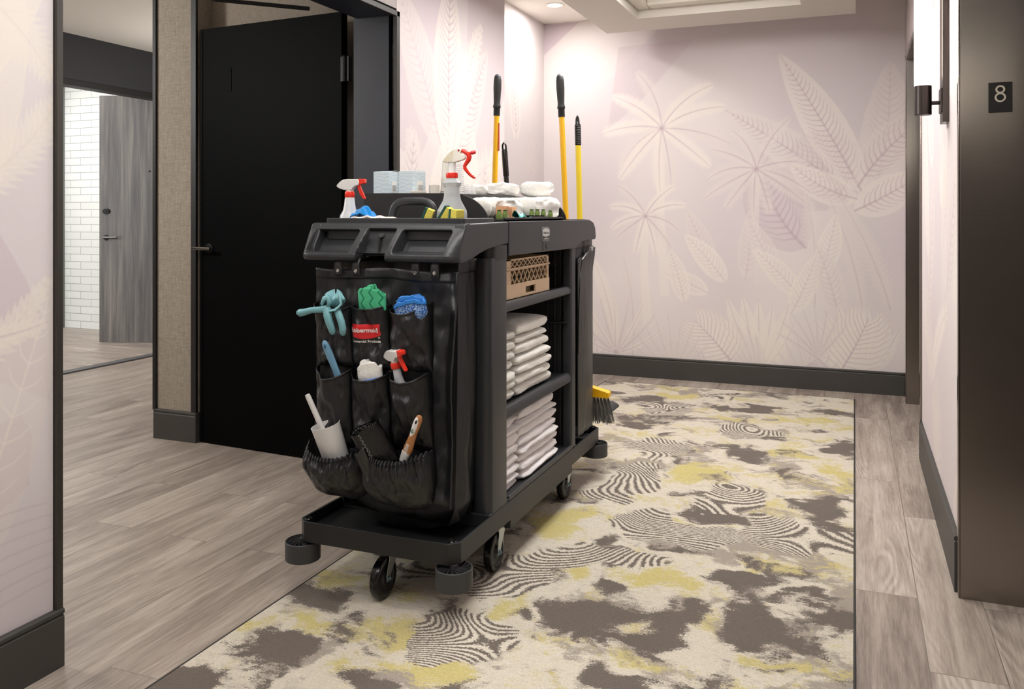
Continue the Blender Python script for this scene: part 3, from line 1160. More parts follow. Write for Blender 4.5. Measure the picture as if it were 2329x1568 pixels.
# local frame: x from hinge (0) to free edge (-LW), face at y=0 looking -y
MB().box(-LW, 0, 0, .045, .006, 2.132).build('leaf', M['blackdoor'], dr, local=True, bevel=0.002)
MB().box(-LW + .002, -LW + .02, -.003, 0, .02, 2.12).build('edge_strip', M['blackdoor'], dr, local=True, bevel=0.001)
MB().box(-.20 - .52, -.165 - .52, -.0025, 0, 1.80, 1.92).lathe([(.004, 0), (.004, .002)], (-.702, -.0025, 1.90), 12, Matrix.Rotation(R(90), 3, 'X')).build('cover_plate', M['blackdoor'], dr, local=True, bevel=0.001)
a_, b_ = MB(), MB()
lever(a_, b_, (-.835, 0, 1.004), (-1, 0, 0), (0, -1, 0), .075, .0085)
b_.sweep([(-.85, -.045, 1.004), (-.80, -.045, 1.004), (-.785, -.045, 1.004)], .0085, 12, flat=.8)
a_.build('handle_rose', M['blackmetal'], dr, local=True)
b_.build('handle', pbr('lever_dark_nickel', (120, 116, 110), .25, 1.0), dr, local=True)
for z in (1.86, 1.05, .25):
    h = MB().box(-.002, .045, -.006, .002, z - .058, z + .058).sweep([(.022, -.011, z - .06), (.022, -.011, z + .06)], .0075, 12)
    h.box(.002, .050, .004, .012, z - .058, z + .058)
    for k in (-.04, -.014, .014, .04):
        h.lathe([(.0035, 0), (.003, .0015)], (.008, -.006, z + k), 8, Matrix.Rotation(R(90), 3, 'X'))
    h.build('hinge', M['blackmetal'], dr, local=True, bevel=0.001)
# closer arm on the head of the frame
cl = thing('door_closer', 'black overhead closer arm above the open black door', 'door closer', (-2.7, 3.3, 2.2))
MB().sweep([(-2.80, 3.20, 2.19), (-2.40, 3.40, 2.155)], .010, 10).build('arm', M['blackmetal'], cl)
MB().sweep([(-2.80, 3.20, 2.19), (-2.62, 3.10, 2.20), (-2.2, 3.2, 2.20)], .010, 10).build('arm', M['blackmetal'], cl)
MB().box(-2.25, -2.16, 3.1, 3.36, 2.15, 2.22).build('body', M['blackmetal'], cl, bevel=.006)

ang = math.atan2(6.019 - 5.823, -5.908 + 6.396)
wd_ = thing('room_door', 'half open grey wood grain guest room door before white brick', 'door', (-6.396, 5.823, 0), rot=(0, 0, ang))
MB().box(0, .915, 0, .045, .010, 2.262).build('leaf', M['doorwood'], wd_, local=True, bevel=0.002)
a_, b_ = MB(), MB()
lever(a_, b_, (.065, 0, .965), (1, 0, 0), (0, -1, 0), .115, .010)
a_.build('handle_rose', M['blackmetal'], wd_, local=True)
b_.build('handle', pbr('lever_black_nickel', (90, 88, 86), .25, 1.0), wd_, local=True)
MB().lathe([(.032, 0), (.032, .008), (.028, .011), (.010, .011), (.009, .016), (0, .016)], (.066, 0, 1.205), 28, Matrix.Rotation(R(90), 3, 'X'), sx=1.1, sy=.85).build('deadbolt', M['blackmetal'], wd_, local=True)
MB().lathe([(.010, 0), (.009, .003), (.004, .003), (0, .002)], (.46, 0, 1.57), 16, Matrix.Rotation(R(90), 3, 'X')).build('peephole', M['blackmetal'], wd_, local=True)

# ---- wall sconce
sc = thing('wall_sconce', 'glowing ribbed glass tube sconce with dark bronze caps by the lifts', 'wall light', (XR, 3.66, 1.9))
SYc, SXc = 3.30, 0.226
MB().box(XR - .022, XR, SYc - .0, SYc + .10, 1.50, 2.45).build('backplate', M['bronze'], sc, bevel=.002)
MB().box(XR - .027, XR - .0225, SYc + .012, SYc + .085, 1.535, 1.62).build('bracket', M['bronze'], sc, bevel=.001)
SYa = SYc + .05
for z in (1.572, 2.1):
    MB().sweep([(XR - .02, SYa, z), (SXc + .02, SYa, z)], .007, 12).build('arm', M['bronze'], sc)
for nm, z0, z1 in (('lower_cap', 1.53, 1.635), ('upper_cap', 1.985, 2.12)):
    MB().lathe([(.0, z0), (.026, z0), (.0285, z0 + .002), (.0285, z1 - .002), (.026, z1), (.0, z1)], (SXc, SYa, 0), 36).build(nm, M['bronze'], sc)
rb = MB()
rb.grid(lambda u, v: (SXc + (.0275 + .0012 * math.cos(2 * PI * u * 30)) * math.cos(2 * PI * u), SYa + (.0275 + .0012 * math.cos(2 * PI * u * 30)) * math.sin(2 * PI * u), 1.634 + v * .352), 180, 1, cu=True)
qg = Nt('ribbed_glass')
qg.set(Roughness=.15)
qg.col((1, 1, 1, 1))
qg.b.inputs['Transmission Weight'].default_value = 0.9
qg.b.inputs['Alpha'].default_value = 0.55
qg.b.inputs['Emission Color'].default_value = (1, .95, .88, 1)
qg.b.inputs['Emission Strength'].default_value = 1.3
rb.build('glass_tube', qg.m, sc)
MB().lathe([(0, 1.66), (.014, 1.665), (.0145, 1.70), (.0145, 1.92), (.014, 1.955), (0, 1.96)], (SXc, SYa, 0), 24).build('lamp', emis('sconce_lamp', (255, 244, 228), 60), sc)

sc2 = dup(sc, (XR, 3.66 - 2.10, 1.9), None, 'ribbed glass tube sconce on the corridor side of the near lift')

# ---- rug
rg = thing('area_rug', 'long cream, taupe and yellow abstract rug under the cart', 'rug', (-.81, 1.9, 0))
RX0, RX1, RY0, RY1 = -1.63, .004, -2.0, 5.835
random.seed(3)
mb = MB()
mb.box(RX0 + .006, RX1 - .006, RY0 + .006, RY1 - .006, 0.0, .005)
o = mb.build('pile', M['rug'], rg, smooth=0, bevel=.0015)
MB().box(RX0, RX0 + .007, RY0, RY1, 0, .0055).box(RX1 - .007, RX1, RY0, RY1, 0, .0055).box(RX0, RX1, RY0, RY0 + .007, 0, .0055).box(RX0, RX1, RY1 - .007, RY1, 0, .0055).build('binding', M['rug_edge'], rg, bevel=.002)
# ---------------------------------------------------------------- housekeeping cart
M['plastic'] = pbr('charcoal_plastic', (45, 47, 50), 0.40, var=0.04, vscale=6, bump=0.10, bscale=700, bdist=0.0006)
M['plastic_lo'] = pbr('black_plastic', (28, 29, 31), 0.45, var=0.05, vscale=6, bump=0.06, bscale=500, bdist=0.0006)
M['rubber'] = pbr('black_rubber', (17, 17, 18), 0.18)
M['bumper'] = pbr('grey_black_bumper', (54, 54, 56), 0.5)
M['zinc'] = pbr('zinc_plated_steel', (186, 192, 190), 0.33, 0.85)
M['bolt'] = pbr('blue_zinc_bolt', (150, 175, 190), 0.25, 0.9)
M['red'] = pbr('red_plastic', (226, 50, 34), 0.28)
M['slot'] = pbr('dark_gap', (6, 6, 6), 0.8)


def nylon(name, c=(23, 24, 27)):
    q = Nt(name)
    o = q.obj()
    f = q.noise(q.mapping(o, (5, 5, 1.3)), 2.6, 4, 0.55, 0.5)
    w1 = q.n('TexWave', wave_type='BANDS', bands_direction='DIAGONAL')
    q.link(o, w1.inputs[0])
    w1.inputs['Scale'].default_value = 260
    q.col(lin(c))
    q.set(Roughness=0.33)
    q.b.inputs['Specular IOR Level'].default_value = 0.55
    h = q.math('ADD', q.math('MULTIPLY', f, 1.0), q.math('MULTIPLY', w1.outputs['Fac'], 0.03))
    q.bump(h, 0.6, 0.015)
    return q.m


M['nylon'] = nylon('black_nylon')
M['nylon2'] = nylon('black_vinyl_bag', (26, 27, 30))

ct = thing('housekeeping_cart', 'large black plastic housekeeping cart with shelves standing on the rug', 'cart', (-1.33, 2.95, 0))
BX0, BX1, BY0, BY1 = -1.605, -1.055, 2.205, 3.69


def cham(x0, x1, y0, y1, c):
    return [(x0 + c, y0), (x1 - c, y0), (x1, y0 + c), (x1, y1 - c), (x1 - c, y1), (x0 + c, y1), (x0, y1 - c), (x0, y0 + c)]


# base tray with upstanding rim
mb = MB()
O_, I_ = cham(BX0, BX1, BY0, BY1, .028), cham(BX0 + .008, BX1 - .008, BY0 + .008, BY1 - .008, .026)
Z0, Z1, ZF = .163, .226, .190
n = 8
vs = [(x, y, Z0) for x, y in O_] + [(x, y, Z1) for x, y in O_] + [(x, y, Z1) for x, y in I_] + [(x, y, ZF) for x, y in I_]
fs = [tuple(range(8))[::-1], tuple(range(24, 32))]
for i in range(8):
    j = (i + 1) % 8
    fs += [(i, j, 8 + j, 8 + i), (8 + i, 8 + j, 16 + j, 16 + i), (16 + i, 16 + j, 24 + j, 24 + i)]
mb.add(vs, fs)
mb.build('base_tray', M['plastic_lo'], ct, bevel=.0015)
# long inner ledge and side sills of the middle bay
mb = MB()
mb.box(BX0 + .008, BX1 - .004, 2.45, 3.345, .190, .232).box(BX0 + .05, BX1 - .004, 2.60, 3.30, .228, .236)
mb.box(BX1 - .012, BX1 - .002, 2.61, 3.29, .226, .243)
mb.build('deck', M['plastic'], ct, bevel=.003)
MB().box(BX0 + .04, BX1 - .006, 2.63, 3.30, .128, .165).build('under_beam', M['plastic_lo'], ct, bevel=.004)
for x, y in ((-1.578, 2.232), (-1.082, 2.232), (-1.082, 3.66), (-1.578, 3.66)):
    MB().lathe([(.0, .2285), (.005, .229), (.006, .2265), (.010, .2265), (.011, .229), (.013, .2265), (.013, .222)], (x, y, 0), 24).build('corner_screw', M['rubber'], ct)
# roller bumpers with fan ribs
for x, y in ((-1.600, 2.232), (-1.072, 2.222), (-1.072, 3.668), (-1.600, 3.668)):
    mb = MB()
    mb.lathe([(.0445, 0.099), (.053, 0.099), (.0545, 0.101), (.0545, 0.155), (.053, 0.157), (.0505, 0.157), (.0495, 0.153), (.0495, 0.103), (.0445, 0.102)], (x, y, 0), 48)
    mb.lathe([(.012, 0.099), (.012, .164)], (x, y, 0), 16)
    mb.lathe([(0, .120), (.0498, .120)], (x, y, 0), 32, cap=False)
    for k in range(16):
        a = 2 * PI * k / 16
        pts = [(x + math.cos(a + t * .45) * (.011 + .0385 * t), y + math.sin(a + t * .45) * (.011 + .0385 * t)) for t in (0, .33, .66, 1)]
        for (ax, ay), (bx, by) in zip(pts, pts[1:]):
            L = math.hypot(bx - ax, by - ay)
            nx, ny = -(by - ay) / L * .0009, (bx - ax) / L * .0009
            mb.prism([(ax + nx, ay + ny), (ax - nx, ay - ny), (bx - nx, by - ny), (bx + nx, by + ny)], lambda u, v: (u, v, .119), lambda u, v: (u, v, .1545))
    mb.build('roller_bumper', M['bumper'], ct, bevel=0)


def caster(x, y, trail=.028, brake=False, swivel=True):
    """wheel contact at x, y; wheel rolls along Y"""
    R_, W = .0625, .030
    wb = MB()
    rot = Matrix.Rotation(R(90), 3, 'Y')
    wb.lathe([(.044, -.0145), (.056, -.0145), (.0605, -.012), (.0625, -.006), (.0625, .006), (.0605, .012), (.056, .0145), (.044, .0145)], (x, y, R_), 56, rot, cap=False)
    w_ = wb.build('wheel', M['rubber'], ct)
    hb = MB().lathe([(.0, -.008), (.018, -.013), (.022, -.009), (.040, -.009), (.0445, -.0135), (.0445, .0135), (.040, .009), (.022, .009), (.018, .013), (0, .013)], (x, y, R_), 40, rot)
    hb.build('hub', M['plastic_lo'], w_)
    fb = MB()
    py = y + trail
    for sx in (-.0195, .0175):
        prof = [(y - .010, R_ - .008), (y + .010, R_ - .008), (y + .013, R_ + .008), (py + .022, .118), (py + .026, .146), (py - .026, .146), (py - .024, .122), (y - .012, R_ + .012)]
        if trail < 0:
            prof = [(2 * y - a, b) for a, b in [(y - .010, R_ - .008), (y + .010, R_ - .008), (y + .013, R_ + .008), (y - trail + .022, .118), (y - trail + .026, .146), (y - trail - .026, .146), (y - trail - .024, .122), (y - .012, R_ + .012)]]
        fb.prism(prof, lambda a, b, k=sx: (x + k, a, b), lambda a, b, k=sx: (x + k + .0022, a, b))
    fb.box(x - .0195, x + .0197, py - .026, py + .026, .144, .1465)
    fb.build('fork', M['zinc'], ct, bevel=.001)
    if swivel:
        MB().lathe([(.020, .146), (.0265, .147), (.028, .150), (.0265, .153), (.022, .154), (.0275, .156), (.0285, .159), (.024, .161)], (x, py, 0), 36).build('swivel_ring', M['zinc'], ct)
    MB().box(x - .042, x + .042, py - .034, py + .034, .160, .1645).build('mounting_plate', M['zinc'], ct, bevel=.001)
    ab = MB().lathe([(.0, .0), (.0062, .0), (.0062, .005), (.004, .006), (.004, .008), (0, .008)], (x + .0195, y, R_), 6, rot)
    ab.lathe([(.0095, -.0003), (.0095, .001), (.006, .001)], (x + .0195, y, R_), 20, rot)
    ab.build('axle_bolt', M['bolt'], ct)
    if brake:
        MB().box(x + .004, x + .030, py + .026, py + .055, .130, .142).cbox((x + .018, py + .060, .137), (.024, .018, .008), Matrix.Rotation(R(25), 3, 'X')).build('brake_pedal', M['red'], ct, bevel=.002)


caster(-1.339, 2.278, .030)
caster(-1.103, 2.590, .022, True)
caster(-1.112, 3.350, .022)
caster(-1.548, 2.590, .022)
caster(-1.548, 3.350, .022)
caster(-1.339, 3.600, -.030)
MB().sweep([(-1.10, 3.64, .163), (-1.10, 3.66, .10), (-1.105, 3.665, .092), (-1.13, 3.67, .090), (-1.50, 3.67, .090), (-1.52, 3.665, .095), (-1.53, 3.64, .163)], .0045, 10).build('tool_holder_wire', M['blackmetal'], ct)

# corner posts


def rpost(x0, x1, y0, y1, z0, z1, r, name='post', mat='plastic'):
    pts = []
    for cx, cy, a0 in ((x1 - r, y1 - r, 0), (x0 + r, y1 - r, 90), (x0 + r, y0 + r, 180), (x1 - r, y0 + r, 270)):
        for k in range(7):
            a = R(a0 + 15 * k)
            pts.append((cx + math.cos(a) * r, cy + math.sin(a) * r))
    return MB().prism(pts, lambda u, v: (u, v, z0), lambda u, v: (u, v, z1)).build(name, M[mat], ct, smooth=30)


rpost(-1.125, BX1 - .003, 2.452, 2.612, .226, 1.036, .028)
rpost(BX0 + .003, -1.535, 2.452, 2.612, .226, 1.036, .028)
rpost(-1.100, BX1 - .004, 3.283, 3.342, .226, 1.060, .010)
rpost(BX0 + .003, -1.56, 3.283, 3.342, .226, 1.060, .010)
rpost(-1.122, BX1 - .001, 2.47, 2.615, 1.030, 1.075, .034, 'post_collar', 'plastic_lo')
# closed sides of the middle bay
MB().box(BX0 + .004, BX0 + .012, 2.60, 3.29, .226, 1.06).build('side_panel', M['plastic_lo'], ct, bevel=.002)
mb = MB().box(BX0 + .02, BX1 - .05, 3.290, 3.335, .226, 1.05)
for x in (-1.13, -1.16, -1.30, -1.50):
    mb.box(x - .004, x + .004, 3.276, 3.292, .24, 1.04)
mb.build('end_panel', M['plastic_lo'], ct, bevel=.002)
for z in (.30, .335, .42, .455, .93, .985, .96):
    for x in (-1.128, -1.152):
        MB().cbox((x, 3.272, z), (.010, .010, .012), Matrix.Rotation(R(45), 3, 'Y')).build('shelf_peg', M['plastic_lo'], ct)
MB().box(BX0 + .02, BX1 - .06, 2.50, 2.56, .226, 1.05).build('end_panel', M['plastic_lo'], ct, bevel=.002)
# shelves with a rolled front lip


def shelf(z0, z1, lip=.014):
    prof = [(-1.585, z1 - .006), (-1.10, z1 - .006), (-1.082, z1), (-1.070, z1 - .002), (BX1 - .008, z1 - .012), (BX1 - .007, z0 + .006), (-1.072, z0), (-1.585, z0 + .008)]
    MB().prism(prof, lambda u, v: (u, 2.60, v), lambda u, v: (u, 3.288, v)).build('shelf', M['plastic'], ct, smooth=40, bevel=.003)


shelf(.850, .884)
shelf(.494, .536)
MB().box(-1.20, -1.075, 3.26, 3.285, .735, .741).build('shelf_bracket', M['plastic_lo'], ct, bevel=.001)

# top housing and its curved end
prof = [(2.604, 1.151), (3.44, 1.151), (3.53, 1.149), (3.585, 1.138), (3.612, 1.115), (3.622, 1.075), (3.612, 1.066), (3.44, 1.063), (3.345, 1.050), (3.345, 1.036), (2.604, 1.038)]
for x0, x1 in ((BX1 - .008, BX1), (BX0, BX0 + .008)):
    MB().prism(prof, lambda a, b: (x0, a, b), lambda a, b: (x1, a, b)).build('top_fascia', M['plastic'], ct, smooth=30, bevel=.0025)
MB().box(BX0 + .006, BX1 - .006, 2.604, 3.44, 1.128, 1.1505).build('top_deck', M['plastic'], ct, bevel=.002)
mb = MB()
arc = [(3.44, 1.151), (3.53, 1.149), (3.585, 1.138), (3.612, 1.115), (3.622, 1.075)]
mb.grid(lambda u, v: (BX0 + .004 + u * .542, arc[int(round(v * 4))][0], arc[int(round(v * 4))][1]), 1, 4)
mb.build('rear_handle', M['plastic'], ct, solid=.005)
MB().box(BX1 - .006, BX1 + .0008, 2.930, 2.932, 1.04, 1.082).build('seam', M['slot'], ct)
MB().lathe([(.0085, 0), (.0085, .0012), (.0075, .0016), (0, .0016)], (BX1, 2.971, 1.058), 24, Matrix.Rotation(R(90), 3, 'Y'), sx=1.3).build('plug', M['plastic_lo'], ct)
# maker's badge: rounded frame, shield, two lines
bd = MB()


def rr(y0, y1, z0, z1, r, n=5):
    pts = []
    for cy, cz, a0 in ((y1 - r, z1 - r, 0), (y0 + r, z1 - r, 90), (y0 + r, z0 + r, 180), (y1 - r, z0 + r, 270)):
        for k in range(n + 1):
            a = R(a0 + 90 * k / n)
            pts.append((cy + math.cos(a) * r, cz + math.sin(a) * r))
    return pts


bd.prism(rr(2.918, 3.004, 1.076, 1.128, .012), lambda a, b: (BX1, a, b), lambda a, b: (BX1 + .0015, a, b))
bdo = bd.build('badge', pbr('badge_grey', (120, 120, 120), .35), ct, bevel=.0005)
MB().prism(rr(2.922, 3.000, 1.079, 1.125, .010), lambda a, b: (BX1 + .001, a, b), lambda a, b: (BX1 + .0018, a, b)).build('badge_field', M['plastic'], bdo)
sh = [(2.926, 1.096), (2.961, 1.092), (2.996, 1.096), (2.999, 1.117), (2.985, 1.122), (2.961, 1.124), (2.937, 1.122), (2.923, 1.117)]
MB().prism(sh, lambda a, b: (BX1 + .0015, a, b), lambda a, b: (BX1 + .0026, a, b)).build('badge_shield', pbr('badge_silver', (196, 196, 194), .3), bdo, bevel=.0004)
FONT = None


def text_mesh(body, size, bold=0.0, align='CENTER'):
    """flat outline mesh of a line of lettering, as verts and faces in its own 2d frame"""
    cu = bpy.data.curves.new('lettering', 'FONT')
    cu.body = body
    cu.size = size
    cu.align_x = align
    cu.align_y = 'CENTER'
    cu.offset = bold
    cu.resolution_u = 4
    ob = bpy.data.objects.new('lettering', cu)
    COL.objects.link(ob)
    bpy.context.view_layer.update()
    me = bpy.data.meshes.new_from_object(ob.evaluated_get(bpy.context.evaluated_depsgraph_get()))
    vs = [tuple(v.co) for v in me.vertices]
    fs = [tuple(p.vertices) for p in me.polygons]
    bpy.data.objects.remove(ob)
    bpy.data.meshes.remove(me)
    return vs, fs


for body, zc, sz in (('Rubbermaid', 1.1065, .0125), ('COMMERCIAL', 1.0850, .0085)):
    tv, tf = text_mesh(body, sz, .0002)
    MB().add([(BX1 + .0030, 2.961 + a, zc + b) for a, b, c in tv], tf).build('badge_lettering', pbr('badge_ink', (70, 70, 72), .5) if sz > .01 else pbr('badge_ink_light', (205, 205, 202), .5), bdo, smooth=0)

# ---- handle moulding with two bins and a central recess
HX0, HX1 = -1.590, -1.056
prof = [(2.300, 1.1470), (2.277, 1.1465), (2.268, 1.1395), (2.262, 1.132), (2.248, 1.118), (2.232, 1.102), (2.214, 1.082), (2.200, 1.064), (2.194, 1.053), (2.1935, 1.045), (2.199, 1.038), (2.212, 1.0355), (2.240, 1.0375), (2.262, 1.044)]
cum = [0]
for a, b in zip(prof, prof[1:]):
    cum.append(cum[-1] + math.hypot(b[0] - a[0], b[1] - a[1]))


def ppos(s_):
    for i in range(len(prof) - 1):
        if s_ <= cum[i + 1] or i == len(prof) - 2:
            t = (s_ - cum[i]) / (cum[i + 1] - cum[i])
            t = max(0, min(1, t))
            return prof[i][0] + t * (prof[i + 1][0] - prof[i][0]), prof[i][1] + t * (prof[i + 1][1] - prof[i][1])


LT = cum[-1]
s_at = lambda z: next(cum[i] + (cum[i + 1] - cum[i]) * (prof[i][1] - z) / (prof[i][1] - prof[i + 1][1]) for i in range(2, 9) if prof[i][1] >= z >= prof[i + 1][1])


def boxmask(x, z, x0, x1, z0, z1, r, soft):
    """rounded box distance, positive inside"""
    cx, cz = (x0 + x1) / 2, (z0 + z1) / 2
    dx, dz = abs(x - cx) - ((x1 - x0) / 2 - r), abs(z - cz) - ((z1 - z0) / 2 - r)
    d = math.hypot(max(dx, 0), max(dz, 0)) + min(max(dx, dz), 0) - r
    return sm(0, soft, -d)


def hfn(u, v):
    x = HX0 + u * (HX1 - HX0)
    s_ = v * LT
    y, z = ppos(s_)
    zz = z if 0.016 < s_ < LT * .80 else (1.16 if s_ <= .016 else 1.02)
    sl = (1.14 - zz) * .30           # dividers lean with the slope
    d = 0
    d += .058 * boxmask(x + sl * .25, zz, -1.572 + sl * .2, -1.402, 1.0545, 1.1305, .012, .012)
    d += .058 * boxmask(x + sl * .25, zz, -1.262, -1.088, 1.0545, 1.1305, .012, .012)
    d += (.020 + .030 * sm(1.125, 1.07, zz)) * boxmask(x + sl * .25, zz, -1.382, -1.278, 1.030, 1.1330, .006, .006) * (1 if s_ < LT * .72 else max(0, 1 - (s_ / LT - .72) * 8))
    # soft round ends in plan
    for e, sgn in ((HX0, 1), (HX1, -1)):
        t = max(0, 1 - abs(x - e) / .045)
        y += .030 * t * t * t * sm(1.15, 1.05, z)
    # the notch under the central recess
    if s_ > LT * .62:
        nt = boxmask(x, 0, -1.392, -1.290, -1, 1, .001, .010)
        z += .022 * nt * sm(LT * .62, LT * .75, s_)
        y += .012 * nt
    return (x, y + d * .92, z - d * .06)


mb = MB()
mb.grid(hfn, 330, 140)
hd = mb.build('handle_moulding', M['plastic'], ct, smooth=60, solid=.003)
for x0, x1 in ((-1.548, -1.425), (-1.232, -1.120)):
    MB().box(x0, x1, 2.2440, 2.264, 1.0580, 1.0615).build('bin_slot', M['slot'], hd)
for x0, x1 in ((-1.505, -1.392), (-1.290, -1.215)):
    MB().box(x0, x1, 2.1925, 2.2005, 1.0525, 1.0533).build('clip_seam', M['slot'], hd)
MB().sweep([(-1.3375, 2.2590, 1.108), (-1.3365, 2.254, 1.096), (-1.3325, 2.2400, 1.056)], [.0040, .0034, .003], 10).build('hook_slot', M['slot'], hd)
MB().lathe([(.0075, 0), (.009, .002), (.0075, .0035)], (-1.3335, 2.2580, 1.110), 24, Matrix.Rotation(R(60), 3, 'X')).build('hook_cap', M['plastic'], hd)
# side arms sweeping back to the posts
ap = [(2.268, 1.1470), (2.600, 1.1510), (2.600, 1.078), (2.52, 1.073), (2.44, 1.067), (2.37, 1.055), (2.315, 1.041), (2.27, 1.035), (2.226, 1.0355), (2.222, 1.05), (2.232, 1.08), (2.252, 1.112)]
for x0, x1 in ((-1.094, BX1), (BX0 + .012, -1.555)):
    MB().prism(ap, lambda a, b: (x0, a, b), lambda a, b: (x1, a, b)).build('side_arm', M['plastic'], ct, smooth=35, bevel=.006, seg=3)
# work tray in front: floor, raised rim, arch grip
mb = MB()
tx0, tx1, ty0, ty1, tz, tf = -1.552, -1.068, 2.278, 2.52, 1.1635, 1.100
O_, I_ = rr(tx0, tx1, ty0, ty1, .018), rr(tx0 + .010, tx1 - .010, ty0 + .010, ty1 - .010, .012)
n = len(O_)
vs = [(a, b, tf - .004) for a, b in O_] + [(a, b, tz) for a, b in O_] + [(a, b, tz) for a, b in I_] + [(a, b, tf) for a, b in I_]
fs = [tuple(range(n))[::-1], tuple(range(3 * n, 4 * n))]
for i in range(n):
    j = (i + 1) % n
    fs += [(i, j, n + j, n + i), (n + i, n + j, 2 * n + j, 2 * n + i), (2 * n + i, 2 * n + j, 3 * n + j, 3 * n + i)]
mb.add(vs, fs)
mb.build('work_tray', M['plastic'], ct, bevel=.003)
ap = []
for k in range(25):
    t = k / 24
    a = PI * (1 - t)
    cx = math.copysign(abs(math.cos(a)) ** .45, math.cos(a))
    ap.append((-1.302 + .080 * cx, 2.40, 1.105 + .112 * abs(math.sin(a)) ** .55))
mb = MB()
mb.sweep(ap, .0085, 16, flat=1.5, up=(0, 1, 0))
mb.build('tray_grip', M['plastic'], ct)

# ---- refuse bag hanging behind the pocket organiser


def bag_box(name, label, x0, x1, y0, y1, z0, z1, seed, fold, mat, belly=.02, btm=None, hem=True):
    r = thing(name, label, 'bag', ((x0 + x1) / 2, (y0 + y1) / 2, z0))
    per = [(x0, y0), (x1, y0), (x1, y1), (x0, y1)]
    Ls = [x1 - x0, y1 - y0, x1 - x0, y1 - y0]
    tot = sum(Ls)

    def fn(u, v):
        s_ = u * tot
        k = 0
        while k < 3 and s_ > Ls[k]:
            s_ -= Ls[k]
            k += 1
        t = s_ / Ls[k]
        (ax, ay), (bx, by) = per[k], per[(k + 1) % 4]
        x, y = ax + (bx - ax) * t, ay + (by - ay) * t
        nx, ny = [(0, -1), (1, 0), (0, 1), (-1, 0)][k]
        z = z0 + (z1 - z0) * v
        e = math.sin(PI * t)
        b = belly * e * math.sin(PI * min(1, v * .85 + .15)) ** .7
        f = fold * (fbm((x * 9 + seed, y * 9, z * 1.5)) + .7 * math.sin(s_ * 46 + 2.5 * fbm((x * 4, z * 2 + seed, 0))) * (.35 + .65 * (1 - v)))
        taper = -.012 * (1 - v) ** 2
        if v < .06:
            taper -= .02 * (1 - v / .06)
        d = b + f * e + taper
        x += nx * d
        y += ny * d
        if btm:
            z += btm(x, v)
        return (x, y, z)
    mb = MB()
    mb.grid(fn, 150, 90, cu=True)
    n_ = len(mb.v)
    mb.f.append(list(range(150))[::-1])
    mb.mi.append(0)
    mb.build('bag_body', M[mat], r, smooth=60)
    if hem:
        hb = MB()
        hb.grid(lambda u, v: tuple(Vector(fn(u, .955 + .05 * v)) + Vector(((fn(u, .97)[0] - (x0 + x1) / 2) * .012, (fn(u, .97)[1] - (y0 + y1) / 2) * .03, 0))), 150, 3, cu=True)
        hb.build('hem', M[mat], r, smooth=60, solid=.0015)
    return r


bag_box('refuse_bag', 'tall black vinyl refuse bag hanging behind the pocket organiser', -1.535, -1.104, 2.315, 2.452, .200, 1.033, 3, .010, 'nylon2', .012,
        btm=lambda x, v: (1 - v) ** 3 * .06 * (abs(x + 1.30) / .22) ** 2)
bag_box('laundry_bag', 'black zippered laundry bag on the rear end of the cart', -1.56, -1.072, 3.352, 3.602, .205, 1.070, 8, .007, 'nylon2', .008,
        btm=lambda x, v: (1 - v) ** 3 * .03 * (abs(x + 1.30) / .22) ** 2)
lb = [o for o in COL.objects if o.name == 'laundry_bag'][0]
MB().grid(lambda u, v: (-1.062 + .008 * math.sin(PI * v) * math.sin(PI * u) - .004 * u + .012 * sm(.9, 1, v) * u, 3.375 + u * .228, .25 + .735 * v + .050 * u * v ** 12 + .003 * math.sin(u * 17)), 30, 40).build('side_pocket', M['nylon'], lb, solid=.003)
MB().sweep([(-1.060, 3.374, .60), (-1.056, 3.374, .80), (-1.050, 3.376, .94), (-1.050, 3.40, .985), (-1.049, 3.47, 1.012), (-1.052, 3.56, 1.035), (-1.062, 3.603, 1.036)], .0028, 8).build('zipper', M['rubber'], lb)
MB().box(-1.053, -1.045, 3.52, 3.545, 1.018, 1.034).build('zipper_pull', M['zinc'], lb, bevel=.002)

# ---- pocket organiser on the front
po = thing('pocket_organiser', 'black nylon pocket organiser hooked on the front handle of the cart', 'organizer', (-1.30, 2.22, .33))
PY = 2.222


def sheet(x, z):
    """front surface of the backing sheet"""
    t = (1.008 - z) / .67
    return PY + .006 * math.sin(x * 38 + 1.5 * t) * (1 - t) * .6 + .012 * fbm((x * 7, z * 5, 2.2)) - .004 * t


def bfn(u, v):
    x0 = -1.538 - .010 * (1 - v)
    x1 = -1.046 - .026 * (1 - v) ** .6
    x = x0 + u * (x1 - x0)
    zb = .392 - .062 * u
    zt = 1.010 - .004 * math.sin(PI * u * 3)
    z = zb + v * (zt - zb)
    y = sheet(x, z)
    # the free right flap turns back
    if u > .93:
        y -= .022 * ((u - .93) / .07) ** 1.5
    return (x, y, z)


MB().grid(bfn, 110, 110).build('backing_sheet', M['nylon'], po, smooth=60, solid=.0016)
MB().sweep([tuple(Vector(bfn(1.0, k / 40)) + Vector((0, -.001, 0))) for k in range(41)], .0028, 8).build('edge_binding', M['nylon'], po, smooth=60)
MB().grid(lambda u, v: tuple(Vector(bfn(u, .952 + .048 * v)) + Vector((0, -.0022, .001))), 110, 4).build('top_hem', M['nylon'], po, smooth=60, solid=.0012)


